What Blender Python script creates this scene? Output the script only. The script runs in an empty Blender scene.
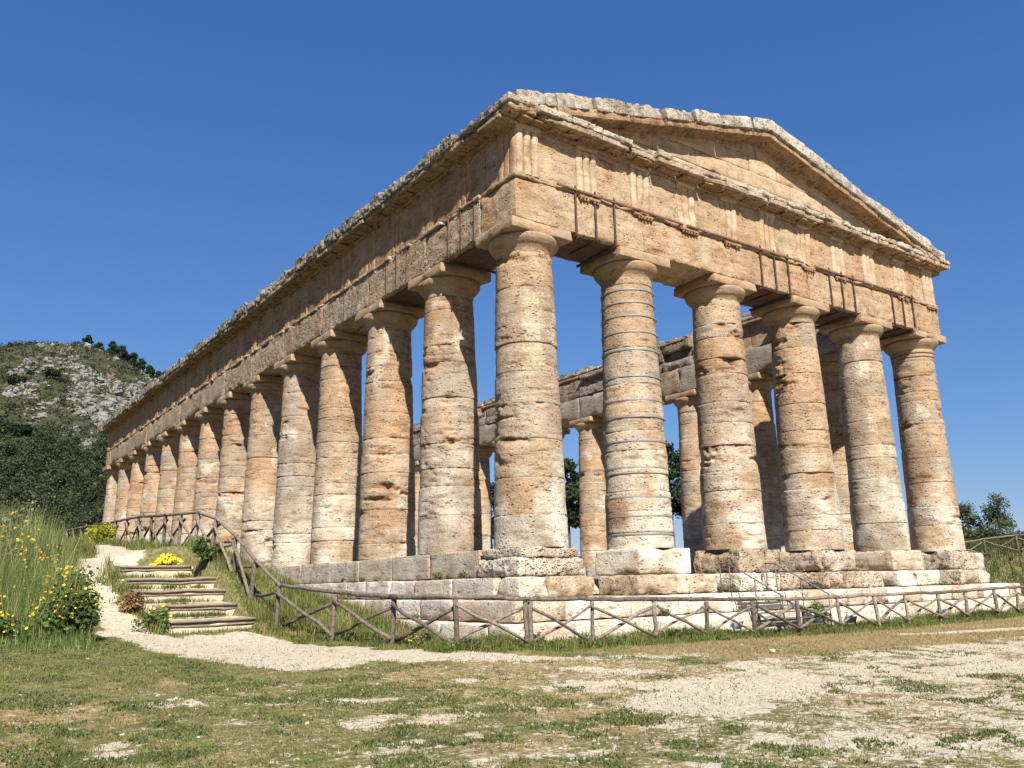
import bpy, math, random
import numpy as np
from mathutils import Matrix, Vector

# ------------------------------------------------------------------ camera, sky, sun, exposure
SC = bpy.context.scene
COL = SC.collection
F_PX = 844.0
CAM = np.array([-14.352, -19.227, -0.965])
YAW, PITCH, ROLL = 0.623, 0.233, -0.022
_fw = np.array([math.sin(YAW)*math.cos(PITCH), math.cos(YAW)*math.cos(PITCH), math.sin(PITCH)])
_r = np.array([math.cos(YAW), -math.sin(YAW), 0.0]); _u = np.cross(_r, _fw)
_r2 = math.cos(ROLL)*_r + math.sin(ROLL)*_u
_u2 = -math.sin(ROLL)*_r + math.cos(ROLL)*_u
cd = bpy.data.cameras.new('camera'); cam = bpy.data.objects.new('camera', cd); COL.objects.link(cam)
cd.sensor_width = 36.0; cd.lens = F_PX/1024*36.0; cd.clip_start = 0.1; cd.clip_end = 20000
M = Matrix(((_r2[0], _u2[0], -_fw[0], CAM[0]), (_r2[1], _u2[1], -_fw[1], CAM[1]), (_r2[2], _u2[2], -_fw[2], CAM[2]), (0, 0, 0, 1)))
cam.matrix_world = M
SC.camera = cam

SUN_EL, SUN_A = math.radians(42.5), math.radians(21.0)       # the sun stands behind the camera, a little to the left of the long side
w = bpy.data.worlds.new('World'); SC.world = w; w.use_nodes = True
nt = w.node_tree; bg = nt.nodes['Background']
sky = nt.nodes.new('ShaderNodeTexSky'); sky.sky_type = 'NISHITA'; sky.sun_disc = False
sky.sun_elevation = SUN_EL; sky.sun_rotation = math.pi + SUN_A
sky.altitude = 0; sky.air_density = 1.0; sky.dust_density = 0.15; sky.ozone_density = 10.0
# the clear spring sky of the day: a deeper, more even blue than the model's, for camera and light alike
_sp = nt.nodes.new('ShaderNodeSeparateColor'); _cb = nt.nodes.new('ShaderNodeCombineColor')
nt.links.new(sky.outputs['Color'], _sp.inputs[0])
for _k, (_g, _m) in enumerate(((0.97, 1.22), (0.76, 0.955), (0.52, 0.985))):
    _a = nt.nodes.new('ShaderNodeMath'); _a.operation = 'MULTIPLY'; _a.inputs[1].default_value = 0.0812
    _b = nt.nodes.new('ShaderNodeMath'); _b.operation = 'POWER'; _b.inputs[1].default_value = _g
    _c = nt.nodes.new('ShaderNodeMath'); _c.operation = 'MULTIPLY'; _c.inputs[1].default_value = _m/0.1072
    nt.links.new(_sp.outputs[_k], _a.inputs[0]); nt.links.new(_a.outputs[0], _b.inputs[0]); nt.links.new(_b.outputs[0], _c.inputs[0]); nt.links.new(_c.outputs[0], _cb.inputs[_k])
nt.links.new(_cb.outputs[0], bg.inputs['Color']); bg.inputs['Strength'].default_value = 0.05
sd = bpy.data.lights.new('sun', 'SUN'); sd.energy = 5.0; sd.angle = math.radians(0.55); sd.color = (1.0, 0.94, 0.85)
so = bpy.data.objects.new('sun', sd); COL.objects.link(so)
_sv = Vector((math.sin(SUN_A)*math.cos(SUN_EL), math.cos(SUN_A)*math.cos(SUN_EL), -math.sin(SUN_EL)))
so.rotation_euler = _sv.to_track_quat('-Z', 'Y').to_euler(); so.location = (-20, -40, 60)
vs = SC.view_settings
SC.display_settings.display_device = 'sRGB'
vs.view_transform = 'Standard'; vs.look = 'None'; vs.exposure = 1.1; vs.gamma = 1.0; vs.use_curve_mapping = False
SC.render.engine = 'CYCLES'; SC.cycles.use_denoising = True; SC.cycles.max_bounces = 6; SC.cycles.transparent_max_bounces = 8

# ------------------------------------------------------------------ helpers
def project(P):
    d = np.asarray(P, float) - CAM
    z = d @ _fw
    zz = np.where(np.abs(z) < 1e-6, 1e-6, z)
    return 512 + F_PX*(d @ _r2)/zz, 384 - F_PX*(d @ _u2)/zz, z

def in_view(P, mx=140, my=100):
    x, y, z = project(P)
    return (z > 0.3) & (x > -mx) & (x < 1024+mx) & (y > -my) & (y < 768+my)

def _hash(ix, iy, iz, s):
    h = (ix.astype(np.uint32)*np.uint32(374761393) + iy.astype(np.uint32)*np.uint32(668265263)
         + iz.astype(np.uint32)*np.uint32(2246822519) + np.uint32((s*3266489917) & 0xffffffff))
    h = (h ^ (h >> np.uint32(13)))*np.uint32(1274126177)
    h = (h ^ (h >> np.uint32(16)))*np.uint32(2246822519)
    h = h ^ (h >> np.uint32(15))
    return (h & np.uint32(0xffffff)).astype(np.float64)/16777215.0

def vnoise(P, s=0):
    P = np.asarray(P, float); f = np.floor(P); i = f.astype(np.int64); t = P - f; t = t*t*(3-2*t)
    r = 0
    for dx in (0, 1):
        wx = t[:, 0] if dx else 1-t[:, 0]
        for dy in (0, 1):
            wy = t[:, 1] if dy else 1-t[:, 1]
            for dz in (0, 1):
                wz = t[:, 2] if dz else 1-t[:, 2]
                r = r + wx*wy*wz*_hash(i[:, 0]+dx, i[:, 1]+dy, i[:, 2]+dz, s)
    return r

def fbm(P, oct=4, s=0, gain=0.5):
    P = np.asarray(P, float); a = 1.0; tot = 0; r = 0
    for k in range(oct):
        r = r + a*vnoise(P*(2.03**k) + 17.3*k, s+k*7); tot += a; a *= gain
    return r/tot

def fbm2(x, y, oct=4, s=0):
    return fbm(np.stack([x, y, 0*x+0.37], 1), oct, s)

def sstep(a, b, x):
    t = np.clip((x-a)/(b-a), 0, 1); return t*t*(3-2*t)

def new_mesh(name, V, quads=None, tris=None, mat=None, parent=None, attrs=None, cols=None, smooth=True, link=True):
    me = bpy.data.meshes.new(name)
    V = np.ascontiguousarray(V, dtype=np.float32)
    me.vertices.add(len(V)); me.vertices.foreach_set('co', V.ravel())
    idx, st, n = [], [], 0
    if quads is not None and len(quads):
        q = np.asarray(quads, np.int32); idx.append(q.ravel()); st.append(np.arange(len(q))*4); n = len(q)*4
    if tris is not None and len(tris):
        t = np.asarray(tris, np.int32); idx.append(t.ravel()); st.append(n + np.arange(len(t))*3)
    idx = np.concatenate(idx).astype(np.int32); st = np.concatenate(st).astype(np.int32)
    me.loops.add(len(idx)); me.loops.foreach_set('vertex_index', idx)
    me.polygons.add(len(st)); me.polygons.foreach_set('loop_start', st)
    me.update(calc_edges=True)
    me.polygons.foreach_set('use_smooth', np.full(len(st), bool(smooth)))
    if cols is not None:
        a = me.attributes.new('tint', 'FLOAT_COLOR', 'POINT')
        c = np.ones((len(V), 4), np.float32); c[:, :3] = cols; a.data.foreach_set('color', c.ravel())
    for k, v in (attrs or {}).items():
        a = me.attributes.new(k, 'FLOAT', 'POINT'); a.data.foreach_set('value', np.asarray(v, np.float32))
    me.validate()
    if mat: me.materials.append(mat)
    ob = bpy.data.objects.new(name, me)
    if link: COL.objects.link(ob)
    if parent: ob.parent = parent
    return ob

class MB:
    """collects geometry pieces that become ONE mesh object"""
    def __init__(s): s.V = []; s.Q = []; s.T = []; s.C = []; s.n = 0
    def add(s, V, Q=None, T=None, C=(0.5, 0.5, 0.5)):
        V = np.asarray(V, float)
        if Q is not None and len(Q): s.Q.append(np.asarray(Q)+s.n)
        if T is not None and len(T): s.T.append(np.asarray(T)+s.n)
        C = np.asarray(C, float)
        s.C.append(np.broadcast_to(C, (len(V), 3)).copy()); s.V.append(V); s.n += len(V)
    def build(s, name, mat, parent=None, smooth=True):
        return new_mesh(name, np.concatenate(s.V), np.concatenate(s.Q) if s.Q else None, np.concatenate(s.T) if s.T else None,
                        mat, parent, cols=np.concatenate(s.C), smooth=smooth)

def tag(o, label=None, cat=None, group=None, kind=None):
    if label: o['label'] = label
    if cat: o['category'] = cat
    if group: o['group'] = group
    if kind: o['kind'] = kind
    return o

def empty(name, loc, label, cat, group=None, rz=0):
    o = bpy.data.objects.new(name, None); COL.objects.link(o); o.location = loc; o.rotation_euler = (0, 0, rz)
    o.empty_display_size = 0.3
    return tag(o, label, cat, group)

def axis_pts(L, r, res):
    n = max(2, int(round((L-2*r)/res))+1)
    return np.concatenate([[-L/2], np.linspace(-L/2+r, L/2-r, n), [L/2]])

def rbox(size, res=0.12, r=0.03, amp=0.02, chip=0.06, seed=0, nscale=3.0, off=None):
    """a worn stone block: rounded box with displaced faces and chipped edges, centred on the origin"""
    sx, sy, sz = size; r = min(r, 0.3*min(size))
    ax = [axis_pts(s, r, min(res, max(s*0.34, 0.03))) for s in size]
    n = [len(a) for a in ax]
    allI, Q, base = [], [], 0
    for k in range(3):
        a, b = (k+1) % 3, (k+2) % 3
        ia, ib = np.meshgrid(np.arange(n[a]), np.arange(n[b]), indexing='ij')
        for side in (0, 1):
            I = np.zeros((ia.size, 3), int); I[:, a] = ia.ravel(); I[:, b] = ib.ravel(); I[:, k] = (n[k]-1)*side
            allI.append(I)
            g = np.arange(ia.size).reshape(n[a], n[b]) + base
            q = np.stack([g[:-1, :-1], g[1:, :-1], g[1:, 1:], g[:-1, 1:]], -1).reshape(-1, 4)
            Q.append(q if side else q[:, ::-1]); base += ia.size
    I = np.concatenate(allI); Q = np.concatenate(Q)
    code = (I[:, 0]*1000+I[:, 1])*1000+I[:, 2]
    _, first, inv = np.unique(code, return_index=True, return_inverse=True)
    I = I[first]; Q = inv[Q]
    P = np.stack([ax[k][I[:, k]] for k in range(3)], 1)
    half = np.array(size)/2
    inner = np.clip(P, -(half-r), half-r); d = P-inner; ln = np.linalg.norm(d, axis=1, keepdims=True); ln[ln == 0] = 1
    N = d/ln; P2 = inner + N*r
    W = P2 + (np.array(off) if off is not None else np.array([seed*3.17, seed*1.71, seed*2.3]))
    fd = np.sort(half-np.abs(P2), axis=1)
    e = np.clip(1-fd[:, 1]/0.22, 0, 1)
    nz = fbm(W*nscale, 4, seed % 97)
    big = fbm(W*1.3, 3, (seed+31) % 97)
    pit = np.clip(fbm(W*nscale*2.2, 3, (seed+11) % 97)-0.56, 0, 1)*3
    D = amp*(nz-0.5)*2 - amp*1.6*pit
    P3 = P2 + N*D[:, None]
    inward = -P3/np.maximum(np.linalg.norm(P3, axis=1, keepdims=True), 1e-6)
    inward = inward*np.array([0.4, 1, 1]) if size[0] > 2*max(size[1], size[2]) else inward
    inward = inward*np.array([1, 0.4, 1]) if size[1] > 2*max(size[0], size[2]) else inward
    P3 = P3 + inward*(chip*e*np.clip(big-0.42, 0, 1)*6*(0.5+nz))[:, None]
    return P3, Q, (nz, pit, big)

CREAM = np.array([0.405, 0.326, 0.232]); TAN = np.array([0.345, 0.243, 0.152]); ORANGE = np.array([0.318, 0.182, 0.092])
GREY = np.array([0.258, 0.232, 0.196]); WHITE = np.array([0.600, 0.552, 0.462]); DARK = np.array([0.150, 0.135, 0.115])
def mix(a, b, t):
    t = np.asarray(t)
    if t.ndim: t = t[:, None]
    return a*(1-t)+b*t

def stone_cols(info, base, second=ORANGE, jit=0.0, rng=None, amt=0.8):
    nz, pit, big = info
    b = np.asarray(base, float)
    if rng is not None: b = b*(1+jit*(rng.random()-0.5)*2)
    c = mix(np.broadcast_to(b, (len(nz), 3)), np.asarray(second, float), np.clip((big-0.45)*3.0, 0, 1)*amt)
    c = mix(c, c*0.78, np.clip(pit, 0, 1)*0.8)
    return c

def tube(path, rad, sides=8, seed=0, wob=0.0, taper=1.0, caps=True):
    path = np.asarray(path, float); n = len(path)
    rad = np.full(n, rad) if np.isscalar(rad) else np.asarray(rad)
    V = []; prev = None
    for i in range(n):
        t = path[min(i+1, n-1)]-path[max(i-1, 0)]; t = t/np.linalg.norm(t)
        a = np.array([0, 0, 1.0]) if abs(t[2]) < 0.9 else np.array([1.0, 0, 0])
        if prev is not None: a = prev
        b = np.cross(t, a); b /= np.linalg.norm(b); a = np.cross(b, t); prev = a
        ang = np.linspace(0, 2*np.pi, sides, endpoint=False)
        ring = path[i] + rad[i]*(np.cos(ang)[:, None]*a + np.sin(ang)[:, None]*b)
        V.append(ring)
    V = np.concatenate(V)
    if wob:
        c = np.repeat(path, sides, 0); dv = V-c
        V = c + dv*(1+wob*(fbm(V*7+seed*3.1, 2, seed % 50)-0.5)*2)[:, None]
    Q = []
    for i in range(n-1):
        for k in range(sides):
            k2 = (k+1) % sides
            Q.append((i*sides+k, i*sides+k2, (i+1)*sides+k2, (i+1)*sides+k))
    T = []
    if caps:
        V = np.concatenate([V, path[:1], path[-1:]]); c0, c1 = len(V)-2, len(V)-1
        for k in range(sides):
            k2 = (k+1) % sides
            T.append((c0, k2, k)); T.append((c1, (n-1)*sides+k, (n-1)*sides+k2))
    return V, np.array(Q), (np.array(T) if T else None)

def seg(a, b, n): return np.linspace(np.asarray(a, float), np.asarray(b, float), n)

def bar(a, b, wd, th, up=(0, 0, 1)):
    """rectangular bar from a to b"""
    a, b = np.asarray(a, float), np.asarray(b, float); t = b-a; t /= np.linalg.norm(t)
    s = np.cross(t, up); s = s/np.linalg.norm(s); u = np.cross(s, t)
    V = [p+s*i*wd/2+u*j*th/2 for p in (a, b) for i, j in ((-1, -1), (1, -1), (1, 1), (-1, 1))]
    Q = [(0, 1, 2, 3), (7, 6, 5, 4), (0, 4, 5, 1), (1, 5, 6, 2), (2, 6, 7, 3), (3, 7, 4, 0)]
    return np.array(V), np.array(Q)[:, ::-1]

# ------------------------------------------------------------------ materials
def mat_new(name):
    m = bpy.data.materials.new(name); m.use_nodes = True
    t = m.node_tree; return m, t, t.nodes, t.links, t.nodes['Principled BSDF']

def nn(t, typ, **kw):
    n = t.nodes.new(typ)
    for k, v in kw.items():
        if k in n.inputs: n.inputs[k].default_value = v
        else: setattr(n, k, v)
    return n

def mult(t, a, b, fac=1.0, mode='MULTIPLY'):
    n = t.nodes.new('ShaderNodeMix'); n.data_type = 'RGBA'; n.blend_type = mode
    for s, v in ((n.inputs[0], fac), (n.inputs[6], a), (n.inputs[7], b)):
        if hasattr(v, 'links') or hasattr(v, 'is_linked'): t.links.new(v, s)
        elif isinstance(v, (int, float)): s.default_value = v
        else: s.default_value = (*v, 1)
    return n.outputs[2]

def ramp(t, src, pts):
    n = t.nodes.new('ShaderNodeValToRGB'); e = n.color_ramp.elements
    while len(e) < len(pts): e.new(0.5)
    for i, (p, c) in enumerate(pts):
        e[i].position = p; e[i].color = (*c, 1) if not isinstance(c, (int, float)) else (c, c, c, 1)
    t.links.new(src, n.inputs[0]); return n.outputs[0]

def stone_material(name, strata=1.0, pits=1.0, bump=1.0, lichen=0.0):
    m, t, N, L, B = mat_new(name)
    tc = nn(t, 'ShaderNodeTexCoord'); oi = t.nodes.new('ShaderNodeObjectInfo')      # every column shows its own stretch of stone
    va = t.nodes.new('ShaderNodeVectorMath'); va.operation = 'MULTIPLY_ADD'; L.new(oi.outputs['Location'], va.inputs[0]); va.inputs[1].default_value = (1.37, 1.61, 1.0)
    L.new(tc.outputs['Object'], va.inputs[2]); P = va.outputs[0]
    at = nn(t, 'ShaderNodeAttribute', attribute_name='tint')
    mp = nn(t, 'ShaderNodeMapping'); L.new(P, mp.inputs[0]); mp.inputs['Scale'].default_value = (0.9, 0.9, 4.2)
    n1 = nn(t, 'ShaderNodeTexNoise', Scale=1.35, Detail=9, Roughness=0.68); L.new(mp.outputs[0], n1.inputs['Vector'])
    n2 = nn(t, 'ShaderNodeTexNoise', Scale=1.1, Detail=8, Roughness=0.68); L.new(P, n2.inputs['Vector'])
    n3 = nn(t, 'ShaderNodeTexNoise', Scale=16.0, Detail=6, Roughness=0.7); L.new(P, n3.inputs['Vector'])
    mp2 = nn(t, 'ShaderNodeMapping'); L.new(P, mp2.inputs[0]); mp2.inputs['Scale'].default_value = (1, 1, 1.9)
    v1 = nn(t, 'ShaderNodeTexVoronoi', Scale=5.0, Randomness=1.0); L.new(mp2.outputs[0], v1.inputs['Vector'])
    v2 = nn(t, 'ShaderNodeTexVoronoi', Scale=12.0, Randomness=1.0); L.new(mp2.outputs[0], v2.inputs['Vector'])
    n4 = nn(t, 'ShaderNodeTexNoise', Scale=2.3, Detail=4); L.new(P, n4.inputs['Vector'])
    pm = ramp(t, n4.outputs['Fac'], [(0.46-0.12*max(0, pits-1), 0.0), (0.58-0.10*max(0, pits-1), 1.0)])
    p1 = ramp(t, v1.outputs['Distance'], [(0.14, 1.0), (0.30, 0.0)])
    p2 = ramp(t, v2.outputs['Distance'], [(0.16, 1.0), (0.30, 0.0)])
    pp = mult(t, p1, p2, 1.0, 'LIGHTEN'); pmask = mult(t, pp, pm)
    c = mult(t, at.outputs['Color'], ramp(t, n2.outputs['Fac'], [(0.28, (0.74, 0.68, 0.60)), (0.5, (1, 1, 1)), (0.74, (1.24, 1.24, 1.22))]))
    c = mult(t, c, ramp(t, n1.outputs['Fac'], [(0.34, (0.34, 0.25, 0.18)), (0.40, (0.86, 0.78, 0.70)), (0.50, (1, 1, 1)), (0.66, (1.14, 1.14, 1.14))]), 0.85*strata)
    n6 = nn(t, 'ShaderNodeTexNoise', Scale=1.9, Detail=8, Roughness=0.7); L.new(mp2.outputs[0], n6.inputs['Vector'])
    c = mult(t, c, mult(t, (1, 1, 1), (0.80, 0.84, 0.88), ramp(t, n6.outputs['Fac'], [(0.50, 0.0), (0.62, 1.0)]), 'MIX'), 0.9)
    c = mult(t, c, ramp(t, n3.outputs['Fac'], [(0.3, (0.66, 0.62, 0.57)), (0.5, (1, 1, 1)), (0.75, (1.16, 1.16, 1.16))]), 0.9)
    c = mult(t, c, mult(t, (1, 1, 1), (0.36, 0.26, 0.18), pmask, 'MIX'), min(1.0, 0.9*pits))
    if lichen:
        n5 = nn(t, 'ShaderNodeTexNoise', Scale=4.5, Detail=8, Roughness=0.7); L.new(P, n5.inputs['Vector'])
        lm = ramp(t, n5.outputs['Fac'], [(0.50, 0.0), (0.58, 1.0)])
        c = mult(t, c, mult(t, (1, 1, 1), (0.42, 0.42, 0.43), lm, 'MIX'), lichen)
    L.new(c, B.inputs['Base Color'])
    B.inputs['Roughness'].default_value = 0.92; B.inputs['Specular IOR Level'].default_value = 0.15
    # bump
    def mth(op, a, b):
        q = t.nodes.new('ShaderNodeMath'); q.operation = op
        for s, v in ((q.inputs[0], a), (q.inputs[1], b)):
            if isinstance(v, (int, float)): s.default_value = v
            else: L.new(v, s)
        return q.outputs[0]
    h = mth('ADD', mth('MULTIPLY', n1.outputs['Fac'], 0.6*strata), mth('MULTIPLY', n3.outputs['Fac'], 0.55))
    h = mth('SUBTRACT', h, mth('MULTIPLY', pmask, 0.32*pits))
    bp = nn(t, 'ShaderNodeBump', Strength=0.9*bump, Distance=0.09); L.new(h, bp.inputs['Height']); L.new(bp.outputs[0], B.inputs['Normal'])
    return m

STONE = stone_material('travertine')
STONE_S = stone_material('travertine_smooth', strata=0.7, pits=0.45, bump=0.6)
STONE_R = stone_material('pitted_travertine', strata=0.7, pits=1.8, bump=1.5)
STONE_F = stone_material('front_cornice_stone', strata=0.8, pits=1.3, bump=1.4, lichen=0.4)
STONE_C = stone_material('cornice_stone', strata=0.5, pits=1.0, bump=1.3, lichen=0.75)

def simple_mat(name, col, rough=0.8, metal=0.0, var=0.25, scale=6.0, bump=0.0, stretch=(1, 1, 1), spec=0.3):
    m, t, N, L, B = mat_new(name)
    tc = nn(t, 'ShaderNodeTexCoord'); mp = nn(t, 'ShaderNodeMapping'); L.new(tc.outputs['Object'], mp.inputs[0]); mp.inputs['Scale'].default_value = stretch
    n = nn(t, 'ShaderNodeTexNoise', Scale=scale, Detail=6, Roughness=0.65); L.new(mp.outputs[0], n.inputs['Vector'])
    c = mult(t, col, ramp(t, n.outputs['Fac'], [(0.3, 1-var), (0.7, 1+var)]))
    L.new(c, B.inputs['Base Color']); B.inputs['Roughness'].default_value = rough; B.inputs['Metallic'].default_value = metal
    B.inputs['Specular IOR Level'].default_value = spec
    if bump:
        bp = nn(t, 'ShaderNodeBump', Strength=bump, Distance=0.03); L.new(n.outputs['Fac'], bp.inputs['Height']); L.new(bp.outputs[0], B.inputs['Normal'])
    return m

def tint_mat(name, rough=0.85, transl=0.0, var=0.3, scale=3.0, spec=0.2):
    m, t, N, L, B = mat_new(name)
    at = nn(t, 'ShaderNodeAttribute', attribute_name='tint')
    tc = nn(t, 'ShaderNodeTexCoord')
    n = nn(t, 'ShaderNodeTexNoise', Scale=scale, Detail=3); L.new(tc.outputs['Object'], n.inputs['Vector'])
    c = mult(t, at.outputs['Color'], ramp(t, n.outputs['Fac'], [(0.3, 1-var), (0.7, 1+var)]))
    L.new(c, B.inputs['Base Color']); B.inputs['Roughness'].default_value = rough; B.inputs['Specular IOR Level'].default_value = spec
    if transl:
        tr = nn(t, 'ShaderNodeBsdfTranslucent'); L.new(c, tr.inputs['Color'])
        mx = nn(t, 'ShaderNodeMixShader'); mx.inputs[0].default_value = transl
        L.new(B.outputs[0], mx.inputs[1]); L.new(tr.outputs[0], mx.inputs[2])
        L.new(mx.outputs[0], N['Material Output'].inputs['Surface'])
    return m

STEEL = simple_mat('galvanised_steel', (0.10, 0.10, 0.10), 0.6, 0.15, 0.2, 9)
BAND = simple_mat('steel_band', (0.24, 0.235, 0.225), 0.5, 0.3, 0.15, 9)
RUST = simple_mat('rusty_steel', (0.075, 0.048, 0.036), 0.75, 0.2, 0.5, 7)
RUSTRED = simple_mat('rust_red_steel', (0.125, 0.068, 0.045), 0.8, 0.1, 0.5, 5)
WOOD = simple_mat('weathered_wood', (0.135, 0.112, 0.092), 0.9, 0, 0.65, 4, 1.0, (3, 3, 3))
_t = WOOD.node_tree; _oi = _t.nodes.new('ShaderNodeObjectInfo'); _pb = _t.nodes['Principled BSDF']; _src = _pb.inputs['Base Color'].links[0].from_socket
_t.links.new(mult(_t, _src, ramp(_t, _oi.outputs['Random'], [(0.0, (0.62, 0.60, 0.58)), (0.5, (1, 0.97, 0.93)), (1.0, (1.5, 1.45, 1.36))])), _pb.inputs['Base Color'])
LOG = simple_mat('log_wood', (0.215, 0.165, 0.118), 0.9, 0, 0.5, 5, 0.8, (1.2, 8, 8))
BARK = simple_mat('bark', (0.085, 0.06, 0.045), 0.95, 0, 0.4, 3, 0.6, (3, 3, 0.6))
LEAF = tint_mat('foliage', 0.7, 0.25, 0.35, 0.8)
GRASSM = tint_mat('grass_blades', 0.75, 0.3, 0.25, 0.9)
PETAL = tint_mat('petals', 0.7, 0.25, 0.1, 3)
ROCK = stone_material('hill_limestone', strata=0.2, pits=0.3, bump=0.8)
EARTH = simple_mat('pale_earth', (0.42, 0.35, 0.25), 0.95, 0, 0.4, 9, 0.7, spec=0.05)
LAMPM = simple_mat('floodlight_housing', (0.30, 0.31, 0.32), 0.6, 0.0, 0.1, 5)
GLASS = simple_mat('floodlight_glass', (0.12, 0.14, 0.17), 0.12, 0.0, 0.05, 5, spec=0.6)

# ------------------------------------------------------------------ dimensions of the temple
LX, LY0, RB, RT = 21.52, 56.81, 1.037, 0.83
nf = LX/(3+2*0.958); FX = [0]+[0.958*nf+k*nf for k in range(4)]+[LX]
ns = LY0/(11+2*0.992); SY = [0]+[0.992*ns+k*ns for k in range(12)]+[LY0]
SY = [v*(1+0.024*(v/LY0)**1.5) for v in SY]; LY = SY[-1]
ZA, ZT, ZF, ZG = 9.40, 10.85, 12.50, 12.86
WA, WF = 0.95, 0.88

# ------------------------------------------------------------------ terrain
CP = np.array([
 (-14.35,-19.2,-2.55),(-9.5,-12,-2.52),(-14,-10,-2.4),(-6,-8,-2.45),(-5.1,-4.3,-2.2),(-3.5,-4.3,-2.28),(-1.5,-4.3,-2.34),(2.3,-4.3,-2.38),
 (6,-4.3,-2.45),(10,-4.3,-2.47),(14,-4.3,-2.43),(18,-4.3,-2.43),(22,-4.3,-2.4),(5,-12,-2.6),(15,-12,-2.65),(25,-12,-2.6),(30,-4,-2.3),
 (10,-20,-2.7),(30,-22,-2.9),(0,-27,-2.7),(-25,-27,-2.6),(-14,-30,-2.6),(0,-2.8,-2.32),(10,-2.8,-2.42),(20,-2.8,-2.42),
 (-4.4,-1.2,-2.2),(-4.5,1.35,-2.15),(-6.65,1.5,-1.92),(-6.65,3.4,-1.24),(-6.65,5.14,-0.48),(-6.65,7.05,0.12),(-6.7,8.8,0.42),(-7,15,0.72),(-7.2,25,1.05),
 (-7.5,35,1.3),(-8,50,1.6),(-9.4,2,-1.78),(-9.4,4.5,-1.02),(-9.4,8.5,-0.12),(-8,0.9,-2.0),(-10,-3,-2.15),(-10.5,2,-1.72),(-10.4,5,-0.92),(-10,8.3,-0.1),
 (-10,12,0.3),(-10,20,0.62),(-12,0,-1.8),(-12.5,4,-0.95),(-13,8,-0.25),(-14,15,0.1),(-16,0,-1.75),(-18,8,-0.5),(-20,20,-0.2),(-30,10,-1.5),(-30,40,-1.5),(-16,-6,-2.15),(-22,-8,-2.2),
 (-3,3,-2.0),(-3,6,-1.65),(-3,9,-1.25),(-3,13,-0.95),(-3,20,-0.55),(-3,40,-0.4),(-3,57,-0.3),(-4.8,8,-0.75),(-4.8,12,-0.3),(-5,20,0.2),(-5,35,0.6),
 (26,0,-2.2),(27,6,-1.6),(33,1,-1.7),(38,3.5,-0.2),(41,5,0.35),(47,9,0.9),(42,-4,-0.4),(33,-7,-2.3),(40,15,0.8),(28,14,-1.4),(26,30,-0.8),(26,57,-0.4),(48,-15,-1.8),
 (10,61,-0.5),(10,75,0.9),(-10,72,1.3),(30,75,1.0),(45,45,1.4),(60,20,1.4),(60,-10,-1.5)], float)
def _U(r2): return np.where(r2 > 1e-9, r2*np.log(np.maximum(r2, 1e-9)), 0)
_n = len(CP); _d2 = ((CP[:, None, :2]-CP[None, :, :2])**2).sum(-1)
_A = np.zeros((_n+3, _n+3)); _A[:_n, :_n] = _U(_d2)+np.eye(_n)*0.5; _A[:_n, _n] = 1; _A[:_n, _n+1:] = CP[:, :2]; _A[_n:, :_n] = _A[:_n, _n:].T
_W = np.linalg.solve(_A, np.concatenate([CP[:, 2], [0, 0, 0]]))
def tps(x, y):
    out = np.empty(len(x))
    for s in range(0, len(x), 20000):
        xs, ys = x[s:s+20000], y[s:s+20000]
        d2 = (xs[:, None]-CP[None, :, 0])**2+(ys[:, None]-CP[None, :, 1])**2
        out[s:s+20000] = _U(d2)@_W[:_n]+_W[_n]+_W[_n+1]*xs+_W[_n+2]*ys
    return out

def ground(x, y, micro=True):
    x = np.asarray(x, float).ravel(); y = np.asarray(y, float).ravel()
    xc = np.clip(x, -32, 62); yc = np.clip(y, -32, 78)
    h = tps(xc, yc)
    dist = np.hypot(x-xc, y-yc)
    h = h - 24*(1-np.exp(-dist/120.0))*sstep(0, 60, dist)
    # the temple's own floor
    ex = np.maximum(-x, x-LX); ey = np.maximum(-y, y-LY); e = np.maximum(ex, ey)
    k = sstep(-0.35, -1.15, e)
    h = h*(1-k) + k*(-0.95+0.10*(fbm2(x*0.5, y*0.5, 3, 5)-0.5))
    # the stair flight cuts a little into the bank
    inst = sstep(-9.45, -9.2, x)*sstep(-6.95, -7.2, x)*sstep(1.3, 2.0, y)*sstep(9.2, 8.4, y)
    tr = np.interp(y, [1.6, 2.1, 2.2, 3.48, 4.47, 5.33, 7.3, 9.4], [-2.0, -2.0, -1.95, -1.75, -1.42, -1.1, -0.68, -0.15])
    h = np.where(inst > 0, h*(1-inst)+np.minimum(h, tr)*inst, h)
    if micro:
        near = np.exp(-np.hypot(x+5, y+8)/45)
        h = h + near*(0.10*(fbm2(x*0.35, y*0.35, 3, 3)-0.5)+0.035*(fbm2(x*2.1, y*2.1, 3, 9)-0.5))
    return h

def polydist(x, y, pts):
    d = np.full(len(x), 1e9)
    for a, b in zip(pts[:-1], pts[1:]):
        ax, ay, aw = a; bx, by, bw = b
        t = np.clip(((x-ax)*(bx-ax)+(y-ay)*(by-ay))/((bx-ax)**2+(by-ay)**2), 0, 1)
        d = np.minimum(d, np.hypot(x-ax-t*(bx-ax), y-ay-t*(by-ay))-(aw+t*(bw-aw)))
    return d          # negative inside

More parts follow.
